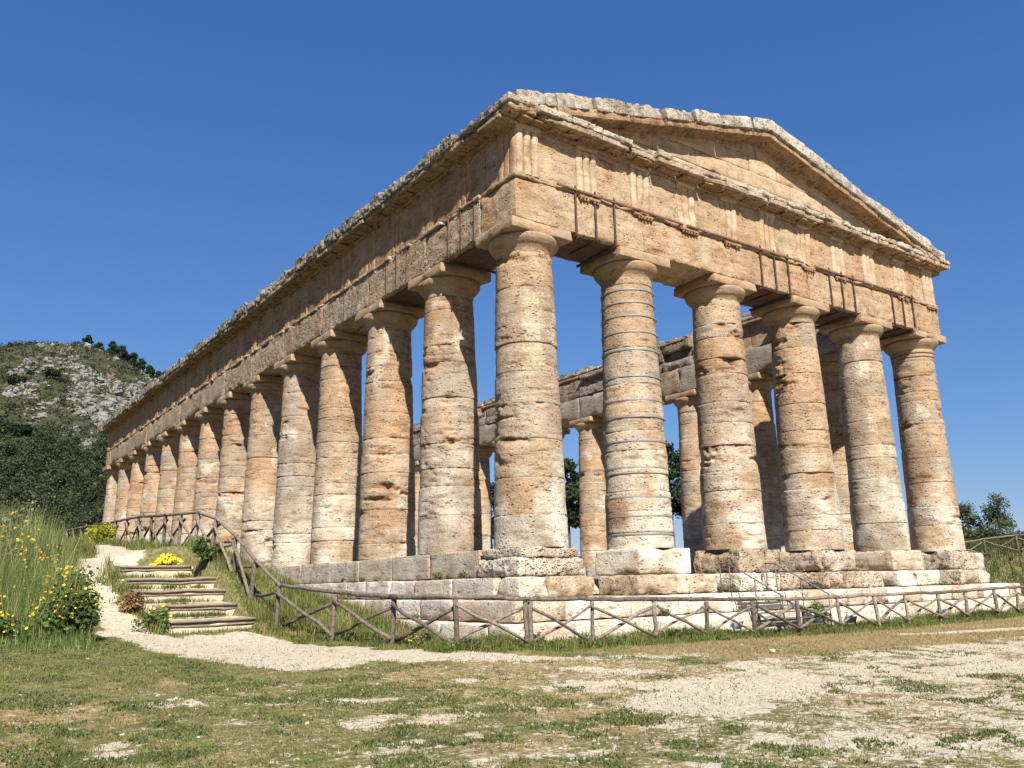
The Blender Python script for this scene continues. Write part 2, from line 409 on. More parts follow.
PATHS = [
 [(-8.6,20,0.35),(-8.5,13,0.5),(-8.8,9.4,0.7)],
 [(-9.4,9.2,0.5),(-10.05,7.0,0.36),(-10.2,4,0.45),(-10.05,1.5,0.5),(-9.2,-0.6,0.7)],
 [(-9.4,0.3,0.5),(-8.0,0.5,0.75),(-7.6,-1.2,0.9),(-7.0,-3.6,1.0),(-6.2,-5.0,0.75),(-5.0,-5.7,0.4),(-3.6,-6.2,0.2)],
 [(-9.6,-0.6,0.6),(-8.8,-2.6,1.0),(-8.2,-4.4,0.9)],
 [(-5.6,-10.9,0.9),(-3.8,-10.4,0.85),(-2.4,-10.2,0.6)],
 [(-5.5,-8.6,0.2),(-4.6,-9.4,0.35),(-4.4,-10.2,0.5)],
 [(0.6,-11.2,0.4),(3.2,-11.6,0.7),(8,-12,1.3),(16,-13,2.0)],
 [(7.6,-6.1,0.12),(10,-6.6,0.3),(13,-7.2,0.35),(18,-8.5,0.3)],
]
def ground_masks(x, y):
    """path (bare limestone gravel), green (grass), dry (straw) weights"""
    n1 = fbm2(x*0.55, y*0.55, 4, 21); n2 = fbm2(x*1.6, y*1.6, 4, 22); n3 = fbm2(x*0.8+40, y*0.8, 4, 23)
    path = np.zeros(len(x))
    for p in PATHS:
        d = polydist(x, y, p)+(n2-0.5)*1.1
        path = np.maximum(path, sstep(0.25, -0.22, d))
    # scattered bare ground, more of it to the right
    xr, yr, zr = project(np.stack([x, y, np.full(len(x), -2.5)], 1))
    along = (x+14.35)*0.81-(y+19.2)*0.58          # to the right of the view
    bare = sstep(-3.5, 5.5, along)
    inner = sstep(1.0, -0.5, np.maximum(np.maximum(-x, x-LX), np.maximum(-y, y-LY)))
    fore = sstep(-5.2, -6.6, y)
    path = np.maximum(path, fore*sstep(0.60-0.17*bare, 0.70-0.15*bare, n2*0.55+n3*0.45)*0.9)
    path = np.maximum(path, fore*(0.29+0.17*bare))
    path = np.maximum(path, inner*0.6)
    strip = sstep(-8.6, -8.0, y+0.0*x)*sstep(-4.5, -5.1, y)*sstep(-3.0, 0.5, x)       # straw-coloured strip along the fence
    dry = np.clip(0.55*sstep(0.42, 0.58, n1)+0.35, 0, 1)
    dry = np.maximum(dry*(1-0.2*bare), strip)
    path = path*(1-0.85*strip*sstep(0.35, 0.5, n2+0.08))
    for p in PATHS[-1:]:
        path = np.maximum(path, sstep(0.2, -0.2, polydist(x, y, p)+(n2-0.5)*0.6))
    verge = sstep(-5.2, -4.6, y)
    green = sstep(0.44, 0.58, n3*0.5+n2*0.5)*(1-0.3*bare)
    green = np.maximum(green, verge*0.85*(1-0.6*inner))
    green = np.maximum(green*(1-0.8*strip), 0)
    left = sstep(-10.6, -11.2, x+0.05*y)*sstep(-2.6, -0.6, y+(n2-0.5)*2)
    green = np.maximum(green, left*0.9)
    return path, green*(1-path), dry

def grow(a, b, step0, fac, sign):
    out = []; p = a; s = step0
    while (p < b) if sign > 0 else (p > b):
        p = p+sign*s; s *= fac; out.append(p)
    return out
gx = np.concatenate([grow(-17, -3000, 0.4, 1.18, -1)[::-1], np.arange(-17, 27, 0.17), grow(27, 4000, 0.3, 1.14, 1)])
gy = np.concatenate([grow(-20.5, -3000, 0.4, 1.2, -1)[::-1], np.arange(-20.5, 12, 0.17), np.arange(12, 62, 0.5), grow(62, 4000, 0.6, 1.16, 1)])
GX, GY = np.meshgrid(gx, gy, indexing='ij'); fx_, fy_ = GX.ravel(), GY.ravel()
gz = ground(fx_, fy_)
pm_, gm_, dm_ = ground_masks(fx_, fy_)
gi = np.arange(GX.size).reshape(GX.shape)
gq = np.stack([gi[:-1, :-1], gi[1:, :-1], gi[1:, 1:], gi[:-1, 1:]], -1).reshape(-1, 4)

def ground_material():
    m, t, N, L, B = mat_new('meadow_ground')
    tc = nn(t, 'ShaderNodeTexCoord'); P = tc.outputs['Object']
    def noise(scale, detail=6, rough=0.65):
        n = nn(t, 'ShaderNodeTexNoise', Scale=scale, Detail=detail, Roughness=rough); L.new(P, n.inputs['Vector']); return n.outputs['Fac']
    def att(nm): return nn(t, 'ShaderNodeAttribute', attribute_name=nm).outputs['Fac']
    def mth(op, a, b, c=None):
        q = t.nodes.new('ShaderNodeMath'); q.operation = op
        for s, v in zip(q.inputs, (a, b, c)):
            if v is None: continue
            if isinstance(v, (int, float)): s.default_value = v
            else: L.new(v, s)
        return q.outputs[0]
    nA, nB, nC, nD = noise(2.2), noise(9.0), noise(38.0), noise(0.6, 4)
    nE = noise(21.0, 5, 0.7)
    fine = mth('ADD', mth('MULTIPLY', nB, 0.5), mth('MULTIPLY', nE, 0.5))
    def mask(a, n, w=0.55, lo=0.40, hi=0.60):
        v = mth('ADD', a, mth('MULTIPLY', mth('SUBTRACT', n, 0.5), w*2)); return ramp(t, v, [(lo, 0.0), (hi, 1.0)])
    gravel = ramp(t, nB, [(0.3, (0.32, 0.258, 0.178)), (0.5, (0.475, 0.405, 0.302)), (0.72, (0.58, 0.52, 0.415))])
    v = nn(t, 'ShaderNodeTexVoronoi', Scale=26.0); L.new(P, v.inputs['Vector'])
    gravel = mult(t, gravel, ramp(t, v.outputs['Distance'], [(0.05, 1.15), (0.45, 0.95), (0.8, 0.72)]), 0.85)
    straw = ramp(t, nB, [(0.3, (0.14, 0.10, 0.045)), (0.55, (0.265, 0.20, 0.10)), (0.75, (0.40, 0.33, 0.20))])
    green = ramp(t, nB, [(0.3, (0.055, 0.062, 0.019)), (0.5, (0.125, 0.122, 0.046)), (0.7, (0.25, 0.215, 0.105))])
    soil = ramp(t, nB, [(0.3, (0.085, 0.082, 0.031)), (0.6, (0.185, 0.165, 0.072)), (0.8, (0.34, 0.285, 0.165))])
    c = mult(t, soil, straw, mask(att('dry'), mth('ADD', mth('MULTIPLY', nA, 0.4), mth('MULTIPLY', fine, 0.6)), 1.0), 'MIX')
    c = mult(t, c, green, mask(att('green'), fine, 1.2), 'MIX')
    mpv = mask(att('path'), mth('ADD', mth('MULTIPLY', nA, 0.3), mth('MULTIPLY', fine, 0.7)), 1.5)
    c = mult(t, c, gravel, mpv, 'MIX')
    # scattered pale pebbles in the grass
    v2 = nn(t, 'ShaderNodeTexVoronoi', Scale=11.0); L.new(P, v2.inputs['Vector'])
    peb = mult(t, ramp(t, v2.outputs['Distance'], [(0.10, 1.0), (0.16, 0.0)]), ramp(t, nD, [(0.42, 0.0), (0.6, 1.0)]))
    c = mult(t, c, (0.50, 0.445, 0.35), peb, 'MIX')
    c = mult(t, c, ramp(t, nC, [(0.3, 0.72), (0.7, 1.25)]), 0.8)
    L.new(c, B.inputs['Base Color']); B.inputs['Roughness'].default_value = 1.0; B.inputs['Specular IOR Level'].default_value = 0.05
    h = mth('ADD', mth('MULTIPLY', nB, 0.6), mth('MULTIPLY', nC, 0.4))
    h = mth('SUBTRACT', h, mth('MULTIPLY', v.outputs['Distance'], 0.25))
    bp = nn(t, 'ShaderNodeBump', Strength=0.9, Distance=0.06); L.new(h, bp.inputs['Height']); L.new(bp.outputs[0], B.inputs['Normal'])
    return m
GROUND = ground_material()
tag(new_mesh('ground', np.stack([fx_, fy_, gz], 1), gq, None, GROUND, attrs=dict(path=pm_, green=gm_, dry=dm_)), kind='structure')

# ------------------------------------------------------------------ the far rocky hill
def hill_height(x, y):
    """the hill stands north of the temple; u runs across the view, v away from it"""
    px = np.array([-500, -250, -100, 0, 35, 60, 90, 120, 145, 165, 200, 250, 300, 360, 430, 520, 700.])
    pyy = np.array([400, 372, 352, 347, 343, 342, 348, 361, 373, 386, 412, 445, 480, 520, 560, 590, 600.])
    dx, dy = x-CAM[0], y-CAM[1]
    # ridge line in world coordinates: a polyline given by bearing and distance
    P = np.stack([x, y, np.zeros(len(x))], 1)
    v = dx*math.sin(0.11)+dy*math.cos(0.11); u = dx*math.cos(0.11)-dy*math.sin(0.11)
    pu = (px-75)/F_PX*540*1.22; ph = (592-pyy)/F_PX*600-1
    R = np.interp(u, pu, ph)
    vv = np.array([120, 200, 260, 330, 420, 500, 560, 600, 660, 760, 900]); kk = np.array([-0.10, -0.04, 0.10, 0.34, 0.62, 0.88, 0.985, 1.0, 0.95, 0.75, 0.3])
    k = np.interp(v, vv, kk)
    h = np.where(k > 0, k*np.maximum(R, -10), k*120)
    amp = np.clip(k, 0, 1)
    h = h + amp*(22*(fbm2(x*0.012, y*0.012, 4, 51)-0.5)+7*(fbm2(x*0.05, y*0.05, 4, 52)-0.5))*sstep(1.0, 0.80, k)*1.0 + 2.5*(fbm2(x*0.08, y*0.08, 3, 53)-0.5)
    return h-6*(k < 0)
_raw_hill = hill_height
_bx = np.arange(-260, 561, 20.0)
_rt = []
for _b in _bx:
    _d = _fw+(_b-512)/F_PX*_r2; _h = np.array([_d[0], _d[1]])/np.hypot(_d[0], _d[1]); _t = np.arange(230, 800, 5.0)
    _z = _raw_hill(CAM[0]+_h[0]*_t, CAM[1]+_h[1]*_t); _px, _py, _ = project(np.stack([CAM[0]+_h[0]*_t, CAM[1]+_h[1]*_t, _z], 1))
    _want = np.interp(_b, [-260, -100, 0, 35, 60, 90, 120, 145, 165, 200, 250, 300, 360, 430, 520], [385, 358, 350, 346, 344, 350, 363, 375, 388, 414, 447, 482, 522, 562, 590])
    _hor = 596.0-0.0227*_b
    _rt.append(np.clip((_hor-_want)/max(_hor-_py.min(), 6.0), 0.3, 1.6))
_rt = np.convolve(np.pad(_rt, 1, mode='edge'), [0.25, 0.5, 0.25], 'valid')
def hill_height(x, y):
    h = _raw_hill(x, y)
    bx, _, bz = project(np.stack([x, y, np.full(len(x), CAM[2]+60)], 1))
    r = np.interp(np.where(bz > 1, bx, 0), _bx, _rt)
    return np.where(h > CAM[2], CAM[2]+(h-CAM[2])*r, h)
hx = np.arange(-260, 420, 4.0); hy = np.arange(90, 900, 4.0)
HX, HY = np.meshgrid(hx, hy, indexing='ij'); hz = hill_height(HX.ravel(), HY.ravel())
hi_ = np.arange(HX.size).reshape(HX.shape)
hq = np.stack([hi_[:-1, :-1], hi_[1:, :-1], hi_[1:, 1:], hi_[:-1, 1:]], -1).reshape(-1, 4)
def hill_material():
    m, t, N, L, B = mat_new('hillside')
    P = nn(t, 'ShaderNodeTexCoord').outputs['Object']
    def noise(scale, detail=6, rough=0.65):
        n = nn(t, 'ShaderNodeTexNoise', Scale=scale, Detail=detail, Roughness=rough); L.new(P, n.inputs['Vector']); return n.outputs['Fac']
    a, b, c3 = noise(0.035), noise(0.22), noise(0.9)
    col = ramp(t, b, [(0.3, (0.026, 0.031, 0.017)), (0.5, (0.050, 0.056, 0.031)), (0.7, (0.082, 0.083, 0.050))])  # hillside tones lightened in place of haze
    col = mult(t, col, (0.085, 0.064, 0.034), ramp(t, a, [(0.52, 0.0), (0.66, 0.8)]), 'MIX')
    col = mult(t, col, ramp(t, c3, [(0.3, 0.6), (0.7, 1.3)]))
    L.new(col, B.inputs['Base Color']); B.inputs['Roughness'].default_value = 1.0; B.inputs['Specular IOR Level'].default_value = 0.0
    bp = nn(t, 'ShaderNodeBump', Strength=1.0, Distance=2.0); L.new(b, bp.inputs['Height']); L.new(bp.outputs[0], B.inputs['Normal'])
    return m
tag(new_mesh('hill', np.stack([HX.ravel(), HY.ravel(), hz], 1), hq, None, hill_material()), kind='structure')

# ------------------------------------------------------------------ the temple
temple = empty('temple', (0, 0, 0), 'roofless ancient Doric temple of tan weathered limestone with unfluted columns and a pediment', 'temple')
rng = np.random.default_rng(7)

def column(x, y, seed, nth=96, res=0.045, grey=0.0, erode=1.0, capital='plain', bands=None, label=None, patch=False, warm=0.5):
    r0 = np.random.default_rng(seed)
    nz = int(8.75/res); z = np.linspace(0, 8.75, nz)
    seams = [0.0]
    while seams[-1] < 8.6: seams.append(seams[-1]+r0.choice([r0.uniform(0.4, 0.75), r0.uniform(0.75, 1.05), r0.uniform(1.0, 1.35)]))
    seams = np.array(seams[1:-1])
    z = np.sort(np.concatenate([z, seams, seams-0.02, seams+0.02])); nz = len(z)
    th = np.linspace(0, 2*np.pi, nth, endpoint=False)
    TH, Z = np.meshgrid(th, z, indexing='xy'); TH = TH.ravel(); Z = Z.ravel()
    t = Z/8.75; R = RB+(RT-RB)*(t**1.12)
    d = np.searchsorted(seams, Z); nd = len(seams)+1
    drum_off = r0.normal(0, 0.010, nd); drum_er = np.clip(r0.gamma(1.3, 0.5, nd), 0.1, 2.2)*erode
    jit = seed*5.31
    Pn = np.stack([np.cos(TH)*R+x*0.37+jit, np.sin(TH)*R+y*0.41, Z], 1)
    warp = fbm(Pn*0.9, 3, seed % 90)
    strata = fbm(Pn*np.array([1.2, 1.2, 4.6])+warp[:, None]*1.5, 4, (seed+3) % 90)
    big = fbm(Pn*np.array([0.8, 0.8, 1.3]), 3, (seed+9) % 90)
    fine = fbm(Pn*7.0, 3, (seed+5) % 90)
    er = drum_er[d]*sstep(0.42, 0.66, big)
    D = drum_off[d]+0.012*(fine-0.5)*2
    crack = np.clip(strata-0.54, 0, 1)
    D -= er*crack*0.62 + er*0.11*np.clip(fine-0.5, 0, 1)
    D -= 0.18*sstep(0.66, 0.78, big)*np.clip(fine-0.35, 0, 1)*drum_er[d]*0.8
    sm = np.zeros(len(Z)); zn = Z+0.02*(warp-0.5)*2
    for s in seams:
        wd = 0.016+0.02*np.clip(fine-0.4, 0, 1)*er
        sm = np.maximum(sm, np.exp(-((Z-s)/wd)**2))
        D -= 0.05*np.exp(-np.abs(Z-s)/0.09)*er*np.clip(fine-0.40, 0, 1)*2
    D -= 0.030*sm*np.clip(0.25+2.2*(fine-0.3)+1.2*(warp-0.5), 0.1, 1.3)
    R = R+D
    V = np.stack([np.cos(TH)*R, np.sin(TH)*R, Z], 1)
    # patina
    pal = [mix(CREAM, TAN, 0.35), mix(CREAM, TAN, 0.8), mix(TAN, ORANGE, 0.35), mix(CREAM, GREY, 0.6), mix(TAN, GREY, 0.5)]
    pr = np.array([1-warm*0.3, 1.0, 0.35+warm, 0.3+grey, 0.25+grey]); pr /= pr.sum()
    dc = np.array([pal[r0.choice(5, p=pr)]*r0.uniform(0.82, 1.16) for _ in range(nd)])
    gm = mix(CREAM, TAN, 0.55)
    C = mix(dc[d], np.broadcast_to(gm, (len(Z), 3)), 0.18)
    C = mix(C, ORANGE, np.clip((big-0.50)*3.2, 0, 0.75)*(0.22+0.5*warm))
    C = mix(C, mix(TAN, ORANGE, 0.5), sstep(2.0, 7.0, Z)*(0.10+0.32*warm))
    C = mix(C, GREY*0.85, np.clip((fbm(Pn*np.array([3.2, 3.2, 0.22])+55, 3, (seed+37) % 90)-0.53)*5, 0, 1)*(0.22+0.3*grey))
    C = mix(C, GREY, np.clip((fbm(Pn*np.array([1.2, 1.2, 0.5])+9, 4, (seed+17) % 90)-0.52)*4, 0, 0.75)*(0.35+grey))
    C = mix(C, WHITE*0.95, sstep(0.64, 0.74, fbm(Pn*np.array([1.5, 1.5, 1.0])+31, 4, (seed+23) % 90))*0.42)
    C = mix(C, WHITE*0.9, sstep(5.4, 0.4, Z)*(1.0-0.45*warm)*sstep(0.35, 0.6, warp))
    C = mix(C, C*np.array([0.85, 0.72, 0.58]), np.clip(crack*er*5.0, 0, 0.9))
    C = mix(C, C*0.66, np.clip(sm*np.clip(0.1+2.2*(fine-0.35)+0.8*(warp-0.5), 0.0, 1), 0, 1))
    if patch:       # the pale masonry repair set into the corner shaft
        a = np.arctan2(np.sin(TH+1.95), np.cos(TH+1.95))
        zz = Z; row = np.floor(zz/0.34); shift = (row % 2)*0.14
        ins = (a > -0.40+shift) & (a < 0.42-0.1*((row*7) % 3)) & (zz > 4.85) & (zz < 7.15)
        tone = 0.95+0.10*_hash(row.astype(int), np.floor((a+shift)/0.22).astype(int), 0*row.astype(int), 3)
        C[ins] = np.array([0.375, 0.318, 0.215])*tone[ins, None]
    i = np.arange(nz*nth).reshape(nz, nth); j = np.roll(i, -1, 1)
    Q = np.stack([i[:-1], j[:-1], j[1:], i[1:]], -1).reshape(-1, 4)
    col = new_mesh('column', V, Q, None, STONE, temple, cols=C)
    col.location = (x, y, 0)
    if label: col['label'] = label
    # capital: echinus and abacus, browned by patina and toned down to imitate underside shade
    mb = MB()
    prof = [(RT-0.02, 8.52), (RT+0.005, 8.60), (RT+0.03, 8.665), (RT+0.085, 8.74), (RT+0.16, 8.81), (RT+0.215, 8.895), (RT+0.243, 8.97), (RT+0.245, 9.03), (RT+0.215, 9.075), (RT+0.10, 9.09)]
    if capital == 'rough':
        prof = [(RT-0.02, 8.15), (RT+0.035, 8.17), (RT+0.04, 8.30), (RT+0.0, 8.32), (RT+0.05, 8.34), (RT+0.055, 8.47), (RT+0.01, 8.49), (RT+0.06, 8.51), (RT+0.08, 8.62), (RT+0.04, 8.66),
                (RT+0.10, 8.74), (RT+0.18, 8.83), (RT+0.25, 8.92), (RT+0.30, 9.02), (RT+0.28, 9.10), (RT+0.2, 9.13)]
    prof = np.array(prof); k = np.linspace(0, len(prof)-1, 40); pr_ = np.interp(k, np.arange(len(prof)), prof[:, 0]); pz_ = np.interp(k, np.arange(len(prof)), prof[:, 1])
    th = np.linspace(0, 2*np.pi, 72, endpoint=False); TH, PR = np.meshgrid(th, pr_); _, PZ = np.meshgrid(th, pz_)
    Pc = np.stack([(np.cos(TH)*PR).ravel(), (np.sin(TH)*PR).ravel(), PZ.ravel()], 1)
    nzz = fbm(Pc*3+seed*2.7, 4, seed % 80); b2 = fbm(Pc*1.1+seed*1.9, 3, (seed+7) % 80)
    rr = 1-0.05*np.clip(nzz-0.5, 0, 1)*erode*2-0.25*np.clip(b2-0.62, 0, 1)*erode
    Pc[:, :2] *= rr[:, None]
    i = np.arange(40*72).reshape(40, 72); j = np.roll(i, -1, 1)
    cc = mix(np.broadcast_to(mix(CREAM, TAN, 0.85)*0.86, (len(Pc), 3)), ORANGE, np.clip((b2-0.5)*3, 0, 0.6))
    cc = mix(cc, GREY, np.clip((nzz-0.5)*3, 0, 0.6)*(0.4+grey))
    if capital == 'rough': cc = cc*np.where(((Pc[:, 2] > 8.30) & (Pc[:, 2] < 8.34)) | ((Pc[:, 2] > 8.47) & (Pc[:, 2] < 8.51)), 0.45, 1.0)[:, None]
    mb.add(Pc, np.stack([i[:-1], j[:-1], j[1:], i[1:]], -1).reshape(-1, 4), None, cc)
    hw = 1.13 if capital != 'rough' else 1.27
    s3 = (2*hw, 2.02, 0.32) if y == 0 or y > LY-1 else (2.0, 2*hw, 0.32) if capital != 'rough' else (2*hw-0.1, 2*hw-0.1, 0.24)
    P3, Q3, inf = rbox(s3, 0.11, 0.025, 0.014*erode, (0.05 if capital != 'rough' else 0.13)*erode, seed, off=(x, y, 9))
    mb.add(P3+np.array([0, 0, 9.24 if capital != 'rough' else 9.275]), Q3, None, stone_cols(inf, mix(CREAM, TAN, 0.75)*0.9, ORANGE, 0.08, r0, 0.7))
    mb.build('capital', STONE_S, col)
    if bands:
        for zb in bands:
            rb = RB+(RT-RB)*((zb/8.75)**1.12)+0.012
            a = np.linspace(0, 2*np.pi, 64, endpoint=False)
            m2 = MB(); V = []
            for (dr, dz) in ((-0.01, -0.02), (0.006, -0.02), (0.006, 0.02), (-0.01, 0.02)):
                V.append(np.stack([np.cos(a)*(rb+dr), np.sin(a)*(rb+dr), 0*a+zb+dz], 1))
            V = np.concatenate(V); i = np.arange(256).reshape(4, 64); j = np.roll(i, -1, 1)
            m2.add(V, np.stack([i, np.roll(i, -1, 0), np.roll(j, -1, 0), j], -1).reshape(-1, 4))
            a0 = -0.83; cpt = np.array([math.cos(a0)*(rb+0.03), math.sin(a0)*(rb+0.03), zb]); tv = np.array([-math.sin(a0), math.cos(a0), 0])
            m2.add(*bar(cpt-tv*0.10, cpt+tv*0.10, 0.03, 0.045)); m2.add(*tube(seg(cpt-tv*0.19, cpt+tv*0.19, 3), 0.013, 6))
            m2.build('steel_band', BAND, col, smooth=False)
    return col

BANDS = [8.15, 7.72, 7.27, 6.73, 6.14, 5.28, 4.52, 3.99, 3.23, 2.41, 1.52, 0.95, 0.41]
column(FX[0], 0, 101, 128, 0.035, 0.25, 0.95, patch=True, warm=0.25, label='corner column with a pale masonry repair let into its shaft')
column(FX[1], 0, 102, 128, 0.035, 0.1, 0.55, bands=BANDS, warm=0.2, label='column ringed by steel bands from foot to neck')
column(FX[2], 0, 103, 128, 0.035, 0.05, 1.05, warm=0.5)
column(FX[3], 0, 104, 128, 0.035, 0.1, 0.85, warm=0.35)
column(FX[4], 0, 105, 112, 0.04, 0.2, 0.6, warm=0.3)
column(FX[5], 0, 106, 112, 0.04, 0.15, 0.9, capital='rough', warm=0.55, label='right corner column with an unfinished, broken capital and dark ring grooves')
for k in range(1, 13):
    column(0, SY[k], 200+k, 112 if k < 7 else 72, 0.04 if k < 7 else 0.06, 0.5 if k > 3 else 0.3, 1.15, warm=0.75)
column(0, SY[13], 230, 72, 0.06, 0.3, 0.8, warm=0.15)
for k in range(1, 13):
    column(LX, SY[k], 300+k, 72, 0.06, 0.3, 0.8, warm=0.7)
for k in range(1, 6):
    column(FX[k], LY, 340+k, 56, 0.08, 0.3, 0.7, warm=0.6)

# --- stepped base
def course(name, e_out, e_in, z0, z1, sides, pal, seed, amp=0.022, chip=0.07, blk=(1.3, 2.4), res=0.13, skip=None, jitter=0.04, second=ORANGE):
    r0 = np.random.default_rng(seed); mb = MB()
    h = z1-z0; dpt = e_out-e_in
    for sd_ in sides:
        ax = 0 if sd_ in ('front', 'back') else 1
        L0, L1 = (-e_out, LX+e_out) if ax == 0 else (-e_in+0.0, LY+e_in)
        p = L0
        while p < L1-0.05:
            ln = r0.uniform(*blk)
            if L1-(p+ln) < 0.7: ln = L1-p
            q = p+ln
            if not (skip and skip(sd_, p, q)):
                jo = r0.uniform(-jitter, jitter*0.3); hj = r0.uniform(-0.02, 0.0)
                rs = res if sd_ in ('front', 'left') and (ax == 0 or p < 22) else 0.3
                size = (ln-0.012, dpt, h+hj-0.006) if ax == 0 else (dpt, ln-0.012, h+hj-0.006)
                P, Q, inf = rbox(size, rs, 0.028, amp*r0.uniform(0.6, 1.4), chip*r0.uniform(0.4, 1.6)*(0.45 if sd_ == 'left' else 1), int(r0.integers(1, 5000)), 3.6)
                mid = (p+q)/2; c = -(e_out+e_in)/2
                if sd_ == 'front': o = (mid, c-jo, z0+(h+hj)/2)
                elif sd_ == 'back': o = (mid, LY-c+jo, z0+(h+hj)/2)
                elif sd_ == 'left': o = (c-jo, mid, z0+(h+hj)/2)
                else: o = (LX-c+jo, mid, z0+(h+hj)/2)
                b = pal(sd_, mid, r0)
                mb.add(P+np.array(o), Q, None, stone_cols(inf, b, second, 0.07, r0, 0.5))
            p = q
    return mb.build(name, STONE, temple)

def pal_step(sd_, mid, r):
    if sd_ == 'left': return mix(np.array([0.50, 0.475, 0.43]), WHITE*0.95, r.uniform(0, 0.7))
    return [WHITE, WHITE*1.12, mix(WHITE, CREAM, 0.6), mix(CREAM, TAN, 0.3), mix(WHITE, GREY, 0.4)][r.choice(5, p=[0.34, 0.32, 0.18, 0.06, 0.10])]
ALL = ('front', 'left', 'right', 'back')
course('lowest_step', 2.62, 1.6, -2.62, -1.885, ALL, lambda s, m, r: mix(WHITE*1.12, GREY*1.3, r.uniform(0, 0.35)), 11, 0.012, 0.04, (1.8, 3.0))
course('middle_step', 2.12, -0.8, -1.88, -1.345, ALL, pal_step, 12, 0.02, 0.06)
course('upper_step', 1.42, 0.2, -1.34, -0.775, ('left', 'right', 'back'), pal_step, 13, 0.024, 0.09, (1.2, 2.3))
# stylobate blocks along the sides and the back, one worn pedestal under each front column
course('stylobate', 1.08, -1.02, -0.77, -0.004, ('left', 'right', 'back'), lambda s, m, r: mix(np.array([0.47, 0.44, 0.39]), CREAM, r.uniform(0.0, 0.7)), 14, 0.022, 0.05, (2.0, 3.0), skip=lambda s, p, q: s == 'left' and p < 0.5 or (s == 'right' and p < 0.5))
ped_spec = [(-1.18, 1.0, 0.05, 0.12, WHITE), (-1.10, 1.06, 0.010, 0.05, WHITE*1.05), (-1.10, 1.05, 0.05, 0.14, mix(CREAM, TAN, 0.2)), (-1.12, 1.04, 0.045, 0.12, mix(WHITE, CREAM, 0.5)), (-1.10, 1.10, 0.02, 0.07, mix(CREAM, WHITE, 0.3)), (-1.12, 1.14, 0.04, 0.12, mix(CREAM, WHITE, 0.4))]
up_spec = [(-1.44, 1.18, -0.19), (-1.45, 1.76, 0.40), (-1.55, 1.5, 0.30), (-1.30, 1.9, 0.30), (-1.36, 1.40, 0.2), (-1.28, 1.38, 0.1)]
for i, (a, b, am, ch, cl) in enumerate(ped_spec):
    mb = MB()
    if i == 0:
        P, Q, inf = rbox((b-a+0.1, 2.06, 0.50), 0.05, 0.09, 0.060, 0.09, 33, 3.8); mb.add(P+np.array([-0.08, -0.06, -0.52]), Q, None, stone_cols(inf, WHITE, TAN, 0, None, 0.8))
        P, Q, inf = rbox((b-a-0.15, 1.95, 0.27), 0.06, 0.05, 0.03, 0.07, 34, 3.6); mb.add(P+np.array([-0.06, -0.02, -0.14]), Q, None, stone_cols(inf, mix(WHITE, CREAM, 0.6), ORANGE, 0, None, 0.8))
    else:
        P, Q, inf = rbox((b-a, 2.0, 0.762), 0.05, 0.045, am, ch, 40+i, 3.8); mb.add(P+np.array([FX[i]+(a+b)/2, -0.06, -0.388]), Q, None, stone_cols(inf, cl, mix(ORANGE, TAN, 0.5), 0, None, 0.6))
    mb.build('pedestal', STONE_R if i in (0, 2, 3, 5) else STONE, temple)
    a, b, yb = up_spec[i]; mb = MB(); r0 = np.random.default_rng(900+i); x = FX[i]+a; k = 0
    while x < FX[i]+b-0.05:
        ln = r0.uniform(0.9, 1.7); ln = FX[i]+b-x if FX[i]+b-x-ln < 0.6 else ln
        P, Q, inf = rbox((ln-0.01, yb+1.42, 0.56), 0.06, 0.04, r0.uniform(0.02, 0.045), r0.uniform(0.06, 0.14), 920+i*9+k, 3.8)
        mb.add(P+np.array([x+ln/2, (yb-1.42)/2+r0.uniform(-0.03, 0.03), -1.058]), Q, None, stone_cols(inf, [WHITE*1.08, WHITE, mix(WHITE, CREAM, 0.6), CREAM][r0.integers(0, 4)], mix(ORANGE, TAN, 0.5), 0.05, r0, 0.5)); x += ln; k += 1
    mb.build('upper_step_block', STONE_R if i in (2, 3, 5) else STONE, temple)

# --- entablature
def wall_row(name, sides_spec, mat, seed, nsc=5.0):
    """rows of architrave / frieze blocks"""
    r0 = np.random.default_rng(seed); mb = MB()
    for (sd_, joints, o0, o1, z0, z1, basef, amp, chip, res) in sides_spec:
        for a, b in zip(joints[:-1], joints[1:]):
            ln = b-a; mid = (a+b)/2; dpt = o1-o0; h = z1-z0
            size = (ln-0.008, dpt, h) if sd_ in ('front', 'back') else (dpt, ln-0.008, h)
            P, Q, inf = rbox(size, res if (sd_ == 'front' or (sd_ == 'left' and mid < 25)) else 0.3, 0.025, amp*r0.uniform(0.7, 1.3), chip*r0.uniform(0.6, 1.4), int(r0.integers(1, 9000)), nsc)
            c = (o0+o1)/2
            o = {'front': (mid, c, 0), 'back': (mid, LY-c, 0), 'left': (c, mid, 0), 'right': (LX-c, mid, 0)}[sd_]
            base, sec, amt = basef(mid, r0)
            mb.add(P+np.array([o[0], o[1], (z0+z1)/2]), Q, None, stone_cols(inf, base, sec, 0.06, r0, amt))
    return mb.build(name, mat, temple)

